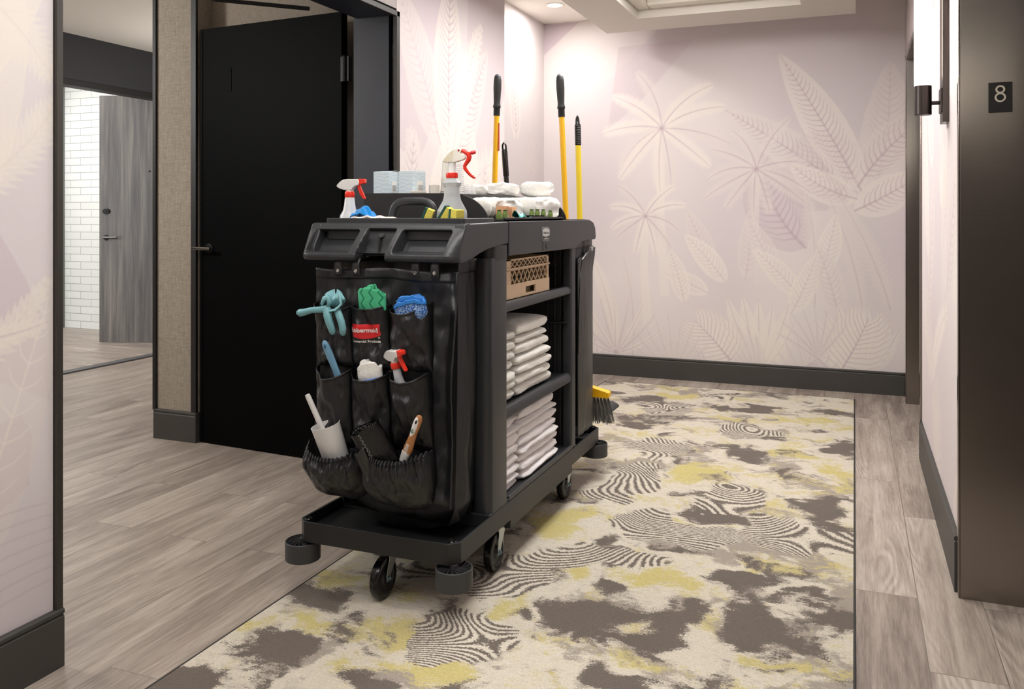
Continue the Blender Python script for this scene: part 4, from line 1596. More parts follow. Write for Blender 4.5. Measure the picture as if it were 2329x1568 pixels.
def pocket(name, x0, x1, z0, z1, bulge, sag, seed, tilt=0.0, nu=44, nv=44, low=.20, fold=.0085):
    """bellied pocket, open at the top, stitched on three sides"""
    def fn(u, v, off=0.0):
        xe = .010 * (1 - v)
        x = x0 - xe * .3 + u * (x1 - x0 + xe * .6)
        e = max(0.0, math.sin(PI * u))
        zt = z1 + tilt * (u - .5) - sag * e ** .8
        z = z0 + v * (zt - z0)
        b = bulge * e ** .34 * (low + (1 - low) * v ** .8) * min(1, (v / .10) ** .6 if v > 0 else 0)
        f = fold * (fbm((x * 14 + seed, z * 9, seed)) * 1.6 + math.sin(u * 9 + v * 6 + seed) * .5) * min(1, e * 2)
        return (x, sheet(x, z) - .002 - b - f - off, z)
    mb = MB()
    mb.grid(fn, nu, nv)
    o = mb.build(name, M['nylon'], po, smooth=60, solid=.0016)
    hm = MB().grid(lambda u, v: fn(u, .965 + .035 * v, .0013), nu, 2)
    hm.build('hem', M['nylon'], o, smooth=60, solid=.0010)
    return fn


pocket('pocket', -1.530, -1.406, .712, .905, .060, .024, 1, -.006)
PF = pocket('pocket', -1.400, -1.276, .714, .906, .056, .010, 2, .006)
pocket('pocket', -1.268, -1.140, .716, .910, .064, .022, 3, .022)
pocket('pocket', -1.531, -1.404, .470, .712, .058, .028, 4, 0)
pocket('pocket', -1.398, -1.272, .480, .708, .062, .020, 5, 0)
pocket('pocket', -1.264, -1.140, .480, .716, .068, .024, 6, .010)


def elastic(x0, x1, z0, z1, bulge, sag, seed, n=26):
    def fn(u, v, off=0.0):
        e = max(0.0, math.sin(PI * u))
        belly = math.sin(PI * min(1, (v * .82 + .02))) ** .7
        zb = z0 + .030 * (2 * u - 1) ** 4 - .012 * (u - .5)
        zt = z1 + .026 * (2 * u - 1) ** 2 - sag
        z = zb + v * (zt - zb)
        x = x0 + u * (x1 - x0) + .012 * (u - .5) * math.sin(PI * v) * 2
        b = (bulge * .78 * v ** .5 + bulge * .55 * belly) * e ** .40
        g = (.0036 * sm(.74, .95, v)) * math.sin(u * n * 2 * PI + 1.2 * math.sin(u * 13 + seed)) + .012 * sm(.0, .4, v) * (1 - sm(.80, 1, v)) * fbm((u * 4.5 + seed, v * 1.8 + u, seed)) + .004 * sm(.45, .8, v) * (1 - sm(.9, 1, v)) * fbm((u * 16 + seed, v * 2, seed))
        b += g * min(1, e * 3)
        if v > .97:
            z += .003 * math.sin(u * n * 2 * PI)
        return (x, sheet(x, z) - .002 - b - off, z)
    mb = MB()
    mb.grid(fn, 260, 60)
    o = mb.build('elastic_pocket', M['nylon'], po, smooth=70, solid=.0015)
    bb = MB().grid(lambda u, v: (lambda p: (p[0], p[1] - .0035 * math.sin(PI * v), p[2]))(fn(u, .905 + .09 * v)), 260, 6)
    bb.build('elastic_band', M['nylon'], o, smooth=70, solid=.001)


elastic(-1.552, -1.352, .318, .462, .082, .006, 1, 17)
elastic(-1.350, -1.136, .312, .478, .082, .010, 2, 22)
# hanging straps with snaps
for x in (-1.457, -1.394, -1.192, -1.128):
    s_ = MB().grid(lambda u, v: (x - .0135 + .027 * u, 2.2110 - .002 * math.sin(PI * v) + .006 * sm(.75, 1, v), .990 + .052 * v), 4, 12).build('strap', M['nylon'], po, solid=.002)
    MB().lathe([(.0055, 0), (.0062, .001), (.0055, .0022), (.003, .0026), (.0022, .0018), (0, .0018)], (x, 2.2090, 1.004), 24, Matrix.Rotation(R(90), 3, 'X')).build('snap', M['chrome'], s_)

# printed label on the middle pocket, laid on the pocket's own curve


def on_pocket(x, z, lift):
    u = (x + 1.400) / .124
    best = min(range(60), key=lambda k: abs(PF(u, k / 59)[2] - z))
    v = best / 59
    v2 = v + (z - PF(u, v)[2]) / .19
    p = PF(u, max(0, min(1, v2)))
    return (x, p[1] - .0012 - lift, z)


def lab_rect(x0, x1, zf0, zf1, nu, nv, lift, mat, name, parent):
    mb = MB()
    mb.grid(lambda u, v: on_pocket(x0 + u * (x1 - x0), zf0(u) + v * (zf1(u) - zf0(u)), lift), nu, nv)
    return mb.build(name, mat, parent, smooth=60)


pk = [o for o in po.children if o.name.startswith('pocket')][1]
mred = pbr('label_red', (214, 32, 40), .4)
mwhite = pbr('label_white', (240, 238, 236), .45)
lab_rect(-1.392, -1.296, lambda u: .8185 - .012 * math.sin(PI * u) ** .8, lambda u: .8515 - .0015 * math.sin(PI * u), 24, 6, .0006, mred, 'red_label', pk)


def lay_text(body, xc, zc, sz, bold, name, stretch=1.0):
    tv, tf = text_mesh(body, sz, bold)
    bm = bmesh.new()
    vv = [bm.verts.new(v) for v in tv]
    for f in tf:
        try:
            bm.faces.new([vv[i] for i in f])
        except ValueError:
            pass
    bmesh.ops.triangulate(bm, faces=bm.faces)
    vs = [on_pocket(xc + v.co.x * stretch, zc + v.co.y, .0012) for v in bm.verts]
    bm.verts.index_update()
    fs = [tuple(v.index for v in f.verts) for f in bm.faces]
    bm.free()
    MB().add(vs, fs).build(name, mwhite, pk, smooth=0)


lay_text('Rubbermaid', -1.345, .8325, .0185, .00055, 'label_lettering', .97)
lay_text('Commercial Products', -1.345, .7985, .0112, .0003, 'label_lettering', .93)
lay_text('\u00ae', -1.302, .8095, .007, .0001, 'label_lettering')
# ---------------------------------------------------------------- things in and on the cart


def terry(name, c, bs=220, st=.5, rough=.95):
    q = Nt(name)
    o = q.obj()
    f = q.noise(o, bs, 3, .7)
    f2 = q.noise(o, 9, 3, .5)
    k = q.math('ADD', .93, q.math('MULTIPLY', f2, .1))
    q.col(q.mix(1.0, lin(c), q.n('CombineColor', i_0=k, i_1=k, i_2=k).outputs[0], 'MULTIPLY'))
    q.set(Roughness=rough)
    q.b.inputs['Specular IOR Level'].default_value = .1
    q.b.inputs['Sheen Weight'].default_value = .3
    q.bump(q.math('ADD', f, f2), st, .004)
    return q.m


M['towel'] = terry('white_terry', (238, 236, 230))
M['sheet'] = terry('white_cotton', (240, 236, 238), 60, .15, .8)
M['bottle'] = pbr('frosted_plastic', (200, 203, 206), .35, Subsurface_Weight=.25)
M['bottle'].node_tree.nodes['Principled BSDF'].inputs['Subsurface Radius'].default_value = (.02, .02, .02)
M['white'] = pbr('white_plastic', (222, 221, 219), .32)
M['liquid'] = pbr('bottle_liquid_grey', (150, 160, 168), .35)
M['teal'] = pbr('teal_rubber', (112, 164, 172), .45, bump=.1, bscale=500)
M['paleblue'] = pbr('pale_blue_plastic', (112, 160, 190), .35)


def towel(x0, x1, y0, y1, z0, z1, seed, label, group, mat='towel', name='folded_towel', cat='towel', rough=.006, ex=3.2, root=None):
    """a folded slab: rounded fold on the +x side, soft ends, slight sag"""
    cx, cz, hx, hz = (x0 + x1) / 2, (z0 + z1) / 2, (x1 - x0) / 2, (z1 - z0) / 2
    cy, hy = (y0 + y1) / 2, (y1 - y0) / 2
    mb = MB()

    def fn(u, v):
        a = 2 * PI * u
        ca, sa = math.cos(a), math.sin(a)
        # rounded slab section
        px = math.copysign(abs(ca) ** (2 / 9.0), ca)
        pz = math.copysign(abs(sa) ** (2 / ex), sa)
        t = 2 * v - 1
        k = (1 - abs(t) ** 12) ** .5 if abs(t) < 1 else 0
        ky = math.copysign(abs(t) ** 1.0, t)
        hzk = hz * (.35 + .65 * k) if abs(t) < 1 else hz * .02
        x = cx + px * hx * (.985 + .015 * k)
        z = cz + pz * hzk
        y = cy + ky * hy
        nz = fbm((x * 11 + seed, y * 8, seed * 1.7 + z * 4))
        n2 = fbm((x * 4 - seed, y * 5, z * 30))
        x += n2 * rough * 1.4 * (1 if ca > 0 else 0)
        y += n2 * rough * 1.2
        z += nz * rough * .8
        return (x, y, z)
    mb.grid(fn, 48, 40, cu=True)
    mb.f.append(list(range(48))[::-1]); mb.mi.append(0)
    mb.f.append([len(mb.v) - 48 + i for i in range(48)]); mb.mi.append(0)
    o = mb.build(name, M[mat], None, smooth=70)
    # origin at the slab's foot
    off = Vector((cx, cy, z0))
    o.data.transform(Matrix.Translation(-off))
    o.location = off
    return tag(o, label, cat, group)


ords = ['topmost', 'second from the top', 'third from the top', 'fourth from the top', 'fifth from the top', 'sixth from the top', 'seventh from the top', 'lowest']
rs = random.Random(5)


def stack(x0, x1, y0s, y1s, z0, z1, hs, seed, what, where, group, mat, name, cat, rough, jit=.008):
    tot = sum(hs)
    z = z1
    for i, h in enumerate(hs):
        hh = h / tot * (z1 - z0)
        k = i / max(1, len(hs) - 1)
        ya = y0s[0] + (y0s[1] - y0s[0]) * k
        yb = y1s[0] + (y1s[1] - y1s[0]) * k
        o_ = 'lowest' if i == len(hs) - 1 else ords[i]
        towel(x0, x1 + rs.uniform(-jit, jit * .3), ya, yb + rs.uniform(-jit, jit), z - hh * 1.03, z + hh * .03, seed + i * 3.7, '%s, %s of the %s' % (what, o_, where), group, mat, name, cat, rough)
        z -= hh


stack(-1.50, -1.088, (2.50, 2.50), (2.738, 2.745), .536, .775, [34, 36, 34, 33, 34, 33, 36], 2, 'white bath towel', 'stack beside the near post, middle shelf', 'bath towels on the middle shelf', 'towel', 'folded_towel', 'towel', .0036)
stack(-1.50, -1.082, (2.748, 2.755), (3.070, 3.125), .536, .795, [42, 27, 35, 32, 31, 32, 36], 40, 'white bath towel', 'stack nearer the cart rear, middle shelf', 'bath towels on the middle shelf', 'towel', 'folded_towel', 'towel', .0036)
stack(-1.50, -1.086, (2.50, 2.50), (2.765, 2.785), .2365, .485, [46, 30, 44, 40, 40, 30, 26, 24], 90, 'white bed sheet', 'stack beside the near post, bottom deck', 'bed sheets on the bottom deck', 'sheet', 'folded_sheet', 'bed sheet', .0050, .010)
stack(-1.50, -1.080, (2.775, 2.795), (3.170, 3.205), .2365, .490, [46, 26, 34, 30, 26, 30, 34, 26], 130, 'white bed sheet', 'stack nearer the cart rear, bottom deck', 'bed sheets on the bottom deck', 'sheet', 'folded_sheet', 'bed sheet', .0050, .010)

# tan lattice crate
M['tan'] = pbr('tan_plastic', (212, 184, 152), .5, var=.03, bump=.04, bscale=300)
cr = thing('lattice_crate', 'tan plastic crate with diamond lattice sides on the top shelf', 'crate', (-1.30, 2.87, .885))
CX0, CX1, CY0, CY1, CZ0, CZ1 = -1.52, -1.090, 2.632, 3.098, .8845, 1.021
mb = MB()
# front wall: posts, ledges, lower solid band with a hand notch
w = .006
xa, xb = CX1 - w, CX1
mb.box(xa, xb, CY0, CY0 + .075, CZ0, CZ1).box(xa, xb, CY1 - .022, CY1, CZ0, CZ1)
mb.box(xa, xb + .004, CY0, CY1, .9835, .9905).box(xa, xb, CY0, CY1, 1.014, CZ1)
mb.box(xa, xb, CY0, CY1, .9795, .9835)
mb.box(xa, xb + .002, CY0, 2.845, CZ0, .9335).box(xa, xb + .002, 2.945, CY1, CZ0, .9335).box(xa, xb + .002, 2.845, 2.945, .917, .9335)
mb.box(xa - .03, xa - .026, 2.84, 2.95, CZ0, .917)
mb.build('front_wall', M['tan'], cr, bevel=.0015)
for nm, z0, z1 in (('lattice', .9905, 1.014), ('lattice', .9335, .9795)):
    mb = MB()
    nd = 9
    ya, yb = CY0 + .072, CY1 - .020
    for k in range(nd + 1):
        y = ya + (yb - ya) * k / nd
        s_ = (yb - ya) / nd
        for dy in (s_, -s_):
            a, b = y, y + dy
            if b < ya - 1e-6 or b > yb + 1e-6:
                continue
            zc = (z0 + z1) / 2
            for (p, q_) in (((a, z0), (b - dy / 2 * 1, (z0 + z1) / 2)), ((b - dy / 2, (z0 + z1) / 2), (b, z1))):
                L = math.hypot(q_[0] - p[0], q_[1] - p[1])
                nx, ny = -(q_[1] - p[1]) / L * .0016, (q_[0] - p[0]) / L * .0016
                mb.prism([(p[0] + nx, p[1] + ny), (p[0] - nx, p[1] - ny), (q_[0] - nx, q_[1] - ny), (q_[0] + nx, q_[1] + ny)], lambda u, v: (xa + .001, u, v), lambda u, v: (xb - .001, u, v))
    mb.build(nm, M['tan'], cr)
MB().box(CX0, CX0 + w, CY0, CY1, CZ0, CZ1).box(CX0, CX1, CY0, CY0 + w, CZ0, CZ1).box(CX0, CX1, CY1 - w, CY1, CZ0, CZ1).box(CX0, CX1, CY0, CY1, CZ0, CZ0 + .008).build('shell', M['tan'], cr, bevel=.001)
MB().box(CX0 + .02, CX1 - .02, 2.65, 3.08, .893, .935).build('liner', pbr('olive_liner', (112, 100, 74), .8), cr, bevel=.004)

# ---- top organiser: end panels, back, upper shelf, riser, lower tray
M['org'] = pbr('matte_black_board', (27, 25, 26), .6, bump=.05, bscale=400)
og = thing('amenity_organiser', 'black two tier organiser caddy on top of the cart', 'organizer', (-1.34, 2.94, 1.151))
# end panel runs from the back (-x) and curves down to the front (+x)
pts = [(-1.598, 1.1515), (-1.598, 1.2490), (-1.254, 1.2460)]
for k in range(1, 13):
    t = k / 12
    pts.append((-1.254 + .132 * math.sin(t * PI / 2) ** 1.0, 1.2460 - .0945 * (1 - math.cos(t * PI / 2)) ** .9))
for y0, y1 in ((2.585, 2.592), (3.300, 3.307)):
    MB().prism(pts if y0 < 3 else [(a + .034, b) if a > -1.5 else (a, b) for a, b in pts], lambda a, b: (a, y0, b), lambda a, b: (a, y1, b)).build('end_panel', M['org'], og, smooth=20, bevel=.001)
MB().box(-1.602, -1.594, 2.592, 3.300, 1.1515, 1.2500).build('back_panel', M['org'], og, bevel=.001)
MB().box(-1.594, -1.222, 2.592, 3.300, 1.2385, 1.2445).build('upper_shelf', M['org'], og, bevel=.001)
MB().box(-1.226, -1.220, 2.592, 3.300, 1.1515, 1.2425).build('riser', M['org'], og, bevel=.001)
MB().box(-1.220, -1.068, 2.60, 3.20, 1.1512, 1.1585).box(-1.074, -1.068, 2.60, 3.20, 1.1512, 1.1640).build('front_tray', M['org'], og, bevel=.001)

# ---- cartons with a wavy contour print


def wavy(name):
    q = Nt(name)
    o = q.obj()
    s_ = q.n('SeparateXYZ', i_0=o)
    n_ = q.noise(o, 22, 2, .5)
    ph = q.math('ADD', q.math('MULTIPLY', s_.outputs[2], 560.0), q.math('MULTIPLY', n_, 26.0))
    st = q.step(q.math('SINE', ph), .2, .8)
    q.col(q.mix(st, lin((204, 216, 222)), lin((188, 203, 214))))
    q.set(Roughness=.55)
    return q.m


M['carton'] = wavy('blue_grey_wavy_carton')
for i, (x, y, a, sx, sy, lb) in enumerate(((-1.556, 2.665, 0, .062, .066, 'pale blue wavy-print carton nearest the black door'), (-1.452, 2.668, -13, .068, .068, 'pale blue wavy-print carton beside the paper cups'))):
    r = thing('amenity_carton', lb, 'box', (x, y, 1.2445), 'pale blue cartons on the organiser', rot=(0, 0, R(a)))
    MB().box(-sx / 2, sx / 2, -sy / 2, sy / 2, 0, .082).build('carton_body', M['carton'], r, local=True, bevel=.0008)
    MB().cbox((0, .004, .0845), (sx * .96, sy * .8, .0012), Matrix.Rotation(R(4), 3, 'X')).build('lid_flap', M['carton'], r, local=True)
    MB().box(sx / 2, sx / 2 + .0006, -.012, .020, .008, .048).build('label_panel', pbr('carton_label', (230, 228, 222), .6), r, local=True)
    mb = MB()
    for k in range(9):
        mb.box(sx / 2 + .0006, sx / 2 + .0009, -.008 + k * .003, -.0072 + k * .003 + .0006 * (k % 3), .012, .034)
    mb.build('label_bars', pbr('label_ink', (150, 150, 152), .6), r, local=True)

# ---- cups and lids
M['paper'] = pbr('warm_white_paper', (216, 212, 202), .6)


def single(mb, name, mat, label, cat, loc, group=None, **kw):
    o = mb.build(name, mat, None, **kw)
    o.location = loc
    return tag(o, label, cat, group)


r = thing('paper_coaster_stack', 'low round stack of white paper cup lids before the cartons', 'cup lid', (-1.402, 2.622, 1.2445))
MB().lathe([(.0, 0), (.0275, 0), (.028, .001), (.028, .0045), (.0265, .005), (.028, .0055), (.0285, .011), (.028, .0125), (0, .0125)], (0, 0, 0), 40).build('lids', M['paper'], r, local=True)
single(MB().lathe([(.021, 0), (.0212, .002), (.0195, .003), (.0185, .034), (.0178, .0345), (0, .0345)], (0, 0, 0), 36), 'paper_cup', M['paper'], 'single upturned grey paper cup between lids and tall stack', 'cup', (-1.380, 2.700, 1.2445))
mb = MB()
for k in range(3):
    mb.lathe([(.0255, .006 * k + 0), (.0272, .001 + .006 * k), (.0272, .0035 + .006 * k), (.0250, .0045 + .006 * k)], (0, 0, 0), 40, cap=False)
mb.lathe([(.0255, 0), (.0250, .018), (.0235, .045), (.0205, .085), (.0175, .128), (.0168, .1285), (0, .1285)], (0, 0, 0), 40)
single(mb, 'paper_cup_stack', M['paper'], 'tall tapered stack of upturned white paper cups behind the big spray bottle', 'cup', (-1.352, 2.750, 1.2445))
gq = Nt('clear_cup_plastic')
gq.set(Roughness=.12)
gq.col(lin((236, 236, 236)))
gq.b.inputs['Alpha'].default_value = .5


def clear(h, n, name, label, loc):
    mb = MB()
    pr = [(.0275, 0), (.0275, .003)]
    for k in range(n):
        z = .004 + (h - .005) * k / n
        rr_ = .0255 - .0085 * k / n
        pr += [(rr_, z), (rr_ + .0008, z + .0015), (rr_ - .0003, z + .003)]
    pr += [(.0165, h), (0, h)]
    mb.lathe(pr, (0, 0, 0), 36)
    return single(mb, name, gq.m, label, 'cup', loc, None)


clear(.112, 16, 'clear_cup_stack', 'tall stack of clear plastic cups behind the red trigger', (-1.298, 2.720, 1.2445))
clear(.036, 4, 'clear_cup', 'short clear plastic cup beside the towel rolls', (-1.270, 2.755, 1.2445))

# ---- towels and paper on the organiser


def roll(name, label, cat, c, rad, L, ang, mat, group=None, seed=0, sq=1.0, kn=.004, zs=1.0):
    """soft rolled bundle, axis horizontal at angle ang"""
    mb = MB()

    def fn(u, v):
        a = 2 * PI * u
        t = 2 * v - 1
        k = (1 - abs(t) ** 5) ** .5 if abs(t) < 1 else 0
        rr_ = rad * k
        ca, sa = math.cos(a), math.sin(a)
        px = math.copysign(abs(ca) ** sq, ca) * rr_
        pz = math.copysign(abs(sa) ** sq, sa) * rr_ * zs
        y = t * L / 2
        n_ = fbm((px * 30 + seed, y * 14, pz * 30)) * kn
        # spiral step at the ends
        return (px + n_, y + n_ * .5, pz + n_)
    mb.grid(fn, 44, 26, cu=True)
    o = mb.build(name, mat, None, smooth=80)
    o.location = c
    o.rotation_euler = (0, 0, ang)
    return tag(o, label, cat, group)


roll('rolled_washcloth', 'small rolled white washcloth on the upper tier, first of its row', 'towel', (-1.325, 2.945, 1.2670), .0225, .085, R(-68), M['towel'], None, 1, .8)
film = pbr('thin_white_film', (236, 234, 230), .3, bump=.7, bscale=45, bdist=.01)
roll('wrapped_toilet_roll', 'film wrapped white roll in the middle of the upper tier', 'toilet paper', (-1.270, 3.060, 1.2690), .0255, .138, R(-68), film, 'wrapped rolls on the upper tier', 5, .62, .006)
roll('wrapped_toilet_roll', 'film wrapped white roll at the rear end of the upper tier', 'toilet paper', (-1.200, 3.262, 1.2760), .0300, .142, R(-66), film, 'wrapped rolls on the upper tier', 9, .58, .006)
roll('rolled_hand_towel', 'rolled white hand towel just behind the curved black end panel', 'towel', (-1.180, 2.650, 1.1960), .037, .090, R(20), M['towel'], 'hand towels on the lower tier', 2, .8)
towel(-1.215, -1.150, 2.710, 2.985, 1.160, 1.238, 11, 'folded white hand towel behind the brown card packets', 'hand towels on the lower tier', rough=.008, ex=2.6, name='folded_hand_towel')
towel(-1.210, -1.110, 3.005, 3.285, 1.160, 1.242, 17, 'thick folded white hand towel behind the four green tubes', 'hand towels on the lower tier', rough=.006, ex=4.5, name='folded_hand_towel')

# kraft card packets standing in a row
M['kraft'] = pbr('kraft_card', (196, 150, 112), .8, var=.08, vscale=60)
mkr = None
for k in range(14):
    y = 2.700 + k * .0062 + (.012 if k > 11 else 0) + (.01 if k > 12 else 0)
    big = k > 11
    if mkr is None:
        mkr = MB().box(-.016, .016, -.0012, .0012, 0, .045).build('kraft_packet', M['kraft'], None, bevel=.0004)
        o = mkr
    else:
        o = mkr.copy()
        COL.objects.link(o)
    o.location = (-1.130 + rs.uniform(-.003, .003), y + .006, 1.1590)
    o.rotation_euler = (R(-28 if big else -8 + rs.uniform(-5, 5)), 0, R(30 if big else 18 + rs.uniform(-6, 6)))
    o.scale = (1.15, 1, 1.06) if big else (1, 1, rs.uniform(.86, 1))
    tag(o, ['brown kraft card packet in the upright row near the green tubes', 'nearer of two wide leaning kraft card packets beside the teal sachet', 'farther of two wide leaning kraft card packets beside the teal sachet'][0 if k < 12 else k - 11], 'packet', 'kraft card packets')

# green toiletry tubes
M['olive'] = pbr('olive_green_tube', (106, 128, 62), .3)
M['olive_d'] = pbr('dark_green_cap', (72, 96, 44), .35)


def tube(loc, label, h=.031):
    r = thing('toiletry_tube', label, 'toiletry', loc, 'green toiletry tubes')
    mb = MB()
    mb.lathe([(0, 0), (.0098, 0), (.0102, .002), (.0098, h * .55), (.0062, h * .86), (.0060, h * .9)], (0, 0, 0), 28)
    mb.build('tube_body', M['olive'], r, local=True)
    MB().lathe([(.0066, h * .88), (.0070, h * .9), (.0070, h), (.0060, h * 1.02), (0, h * 1.02)], (0, 0, 0), 24).build('cap', M['olive_d'], r, local=True)
    MB().box(.0085, .0104, -.0012, .0018, .006, .013).build('label_mark', M['white'], r, local=True)
    return r


t0 = tube((-1.098, 2.622, 1.1585), 'green toiletry tube nearest the curved black panel')
for (x, y, lb) in ((-1.090, 2.655, 'second green toiletry tube from the curved black panel, larger looking'), (-1.096, 2.925, 'first green tube after the teal sachet, in the black insert'),
                   (-1.096, 2.985, 'second green tube after the teal sachet, in the black insert'), (-1.092, 3.040, 'third green tube after the teal sachet, in the black insert'), (-1.085, 3.100, 'last green tube of the row, at the far end of the tray')):
    dup(t0, (x, y, 1.1585 if y < 2.9 or y > 3.09 else 1.1625), None, lb)
ins = thing('tray_insert', 'black compartment insert holding the row of green tubes', 'tray', (-1.097, 2.95, 1.1585))
mb = MB().box(-1.118, -1.078, 2.865, 3.075, 1.1588, 1.1612)
mb.box(-1.118, -1.116, 2.865, 3.075, 1.1588, 1.171).box(-1.080, -1.078, 2.865, 3.075, 1.1588, 1.167)
mb.build('insert_floor', M['rubber'], ins)
for y in (2.925, 2.985, 3.040):
    MB().lathe([(.0115, 1.1612), (.0135, 1.1635), (.0135, 1.171), (.0120, 1.171), (.0115, 1.1625)], (-1.097, y, 0), 24, cap=False).build('cup_ring', M['rubber'], ins)
sq_ = MB()
sq_.grid(lambda u, v: (-1.100 + .036 * (v - .5) + .01 * u, 2.775 + .085 * u, 1.160 + .022 * math.sin(PI * v) * (1 - u) ** .7 + .005 * math.sin(9 * u + 5 * v) + .002), 16, 12)
single(sq_, 'sachet', pbr('teal_foil', (48, 150, 140), .3, .3), 'crumpled teal sachet lying before the kraft packets', 'sachet', (0, 0, 0), None, smooth=0, solid=.001)
so = [o for o in COL.objects if o.name == 'sachet'][0]
so.data.transform(Matrix.Translation(Vector((1.1, -2.81, -1.1605))))
so.location = (-1.1, 2.81, 1.1610)

# ---- trigger spray bottles


def trigger(root, s_=1.0, z=0.0, mirror=1):
    """sprayer head standing on the collar; nozzle towards +x; local coords"""
    f = lambda pts, y0, y1, mat, nm, bev=.003: MB().prism([(a * s_, z + b * s_) for a, b in pts], lambda u, v: (u, y0 * s_, v), lambda u, v: (u, y1 * s_, v)).build(nm, mat, root, local=True, smooth=50, bevel=bev * s_, seg=3)
    MB().lathe([(.0, z), (.0165 * s_, z), (.0175 * s_, z + .002 * s_), (.0170 * s_, z + .018 * s_), (.0155 * s_, z + .021 * s_), (0, z + .021 * s_)], (0, 0, 0), 32).build('collar', M['red'], root, local=True)
    MB().lathe([(.0135 * s_, z + .018 * s_), (.0125 * s_, z + .030 * s_)], (0, 0, 0), 24).build('neck', M['white'], root, local=True)
    f([(-.016, .026), (-.034, .031), (-.044, .038), (-.044, .043), (-.034, .054), (-.022, .062), (-.008, .0645), (.034, .0645), (.040, .058), (.038, .044), (.024, .040), (.016, .034), (.012, .026)], -.0135, .0135, M['white'], 'sprayer_head', .005)
    f([(.034, .0655), (.058, .0655), (.060, .060), (.059, .050), (.048, .047), (.036, .044)], -.0115, .0115, M['red'], 'nozzle', .002)
    f([(.028, .046), (.040, .046), (.044, .030), (.052, .014), (.060, -.004), (.056, -.008), (.050, -.004), (.040, .010), (.033, .026)], -.006, .006, M['red'], 'trigger', .002)


def ribbed(prof, z0, z1, n, amp):
    """insert fine ribs into a lathe profile between z0 and z1"""
    out = []
    for (r0, a), (r1, b) in zip(prof, prof[1:]):
        out.append((r0, a))
        if a >= z0 - 1e-6 and b <= z1 + 1e-6 and b > a:
            m = max(2, int(n * (b - a) / (z1 - z0)))
            for k in range(1, m * 2):
                t = k / (m * 2)
                out.append((r0 + (r1 - r0) * t + (amp if k % 2 else -amp * .3), a + (b - a) * t))
    out.append(prof[-1])
    return out


def spray_bottle(label, loc, rot, s=1.0, group='white spray bottles with red triggers'):
    r = thing('spray_bottle', label, 'spray bottle', loc, group, rot)
    r.scale = (s, s, s)
    p = ribbed([(0, 0), (.032, 0), (.036, .004), (.0365, .055), (.0325, .072), (.0235, .088), (.0195, .105), (.0165, .132), (.0150, .136)], .080, .131, 16, .0004)
    MB().lathe(p, (0, 0, 0), 40).build('bottle_body', M['bottle'], r, local=True)
    trigger(r, .98, .134)
    return r


spray_bottle('white spray bottle with red trigger standing beside the blue cloth on the tray', (-1.502, 2.345, 1.1060), (0, 0, R(12)), s=.92)
spray_bottle('white spray bottle with red trigger tucked in the middle right pocket', (-1.222, 2.200, .612), (R(12), R(-3), R(-26)), s=.88)
for ch in [o for o in COL.objects if o.name == 'spray_bottle.001'][0].children:
    if ch.name.startswith('bottle_body'):
        ch.scale = (.80, .70, 1)
# big bottle: clear frosted body part filled, long hooked red lever
bb = thing('spray_bottle', 'large frosted spray bottle with open red lever standing behind the sponges', 'spray bottle', (-1.155, 2.38, 1.1005), None, (0, 0, R(14)))
p = ribbed([(0, 0), (.042, 0), (.0465, .005), (.0470, .072), (.0455, .086), (.0280, .118), (.0250, .130), (.0245, .140), (.0235, .150), (.0230, .158), (.0290, .166), (.0292, .172), (.0180, .184), (.0160, .187)], .118, .158, 9, .0006)
bq = Nt('frosted_clear_plastic')
bq.col(lin((225, 229, 232)))
bq.set(Roughness=.35)
bq.b.inputs['Transmission Weight'].default_value = .55
bq.b.inputs['IOR'].default_value = 1.2
MB().lathe(p, (0, 0, 0), 48).build('bottle_body', bq.m, bb, local=True)
MB().lathe([(0, .003), (.0440, .004), (.0448, .082), (.0, .082)], (0, 0, 0), 40).build('liquid', M['liquid'], bb, local=True)
mb = MB().lathe([(.0, .186), (.0170, .186), (.0178, .188), (.0175, .201), (.0165, .203), (0, .203)], (0, 0, 0), 36)
for k in range(18):
    a = 2 * PI * k / 18
    mb.cbox((math.cos(a) * .0176, math.sin(a) * .0176, .1945), (.0016, .0022, .012), Matrix.Rotation(a, 3, 'Z'))
mb.build('collar', M['red'], bb, local=True)
MB().lathe([(.0135, .202), (.0130, .205), (.0118, .208), (.0115, .236)], (0, 0, 0), 28).build('neck', M['white'], bb, local=True)
hd_ = [(-.026, .236), (-.0285, .239), (-.022, .250), (-.012, .263), (.002, .273), (.020, .279), (.028, .2765), (.031, .270), (.028, .263), (.0295, .259), (.036, .260), (.042, .255), (.0435, .248), (.038, .243), (.014, .2355), (-.012, .2345)]
MB().prism(hd_, lambda a, b: (a, -.0125, b), lambda a, b: (a, .0125, b)).build('sprayer_head', pbr('cream_plastic', (240, 236, 226), .35), bb, local=True, smooth=50, bevel=.004, seg=3)
mb = MB()
for k in range(7):
    x = -.0215 + k * .0042
    mb.sweep([(x - .002, -.0130, .2375), (x + .003, -.0130, .2375 + .004 + k * .0042 + .008)], .0007, 6)
mb.build('grip_ribs', pbr('cream_rib', (224, 208, 160), .5), bb, local=True)
MB().lathe([(.003, 0), (.003, .001), (0, .0014)], (.0235, -.0125, .2715), 16, Matrix.Rotation(R(90), 3, 'X')).build('pivot', pbr('pivot_red', (160, 30, 28), .3), bb, local=True)
tp = [(.030, .272), (.040, .268), (.050, .262), (.0545, .252), (.052, .242), (.045, .232), (.040, .224), (.0405, .217), (.048, .207), (.058, .196), (.068, .1885), (.074, .1865)]
MB().sweep([(a, 0, b) for a, b in tp], [.0055, .0072, .0080, .0080, .0075, .0062, .0056, .0058, .0056, .0050, .0042, .0022], 14, flat=1.3, up=(0, 0, 1)).build('trigger', M['red'], bb, local=True)
mb = MB()
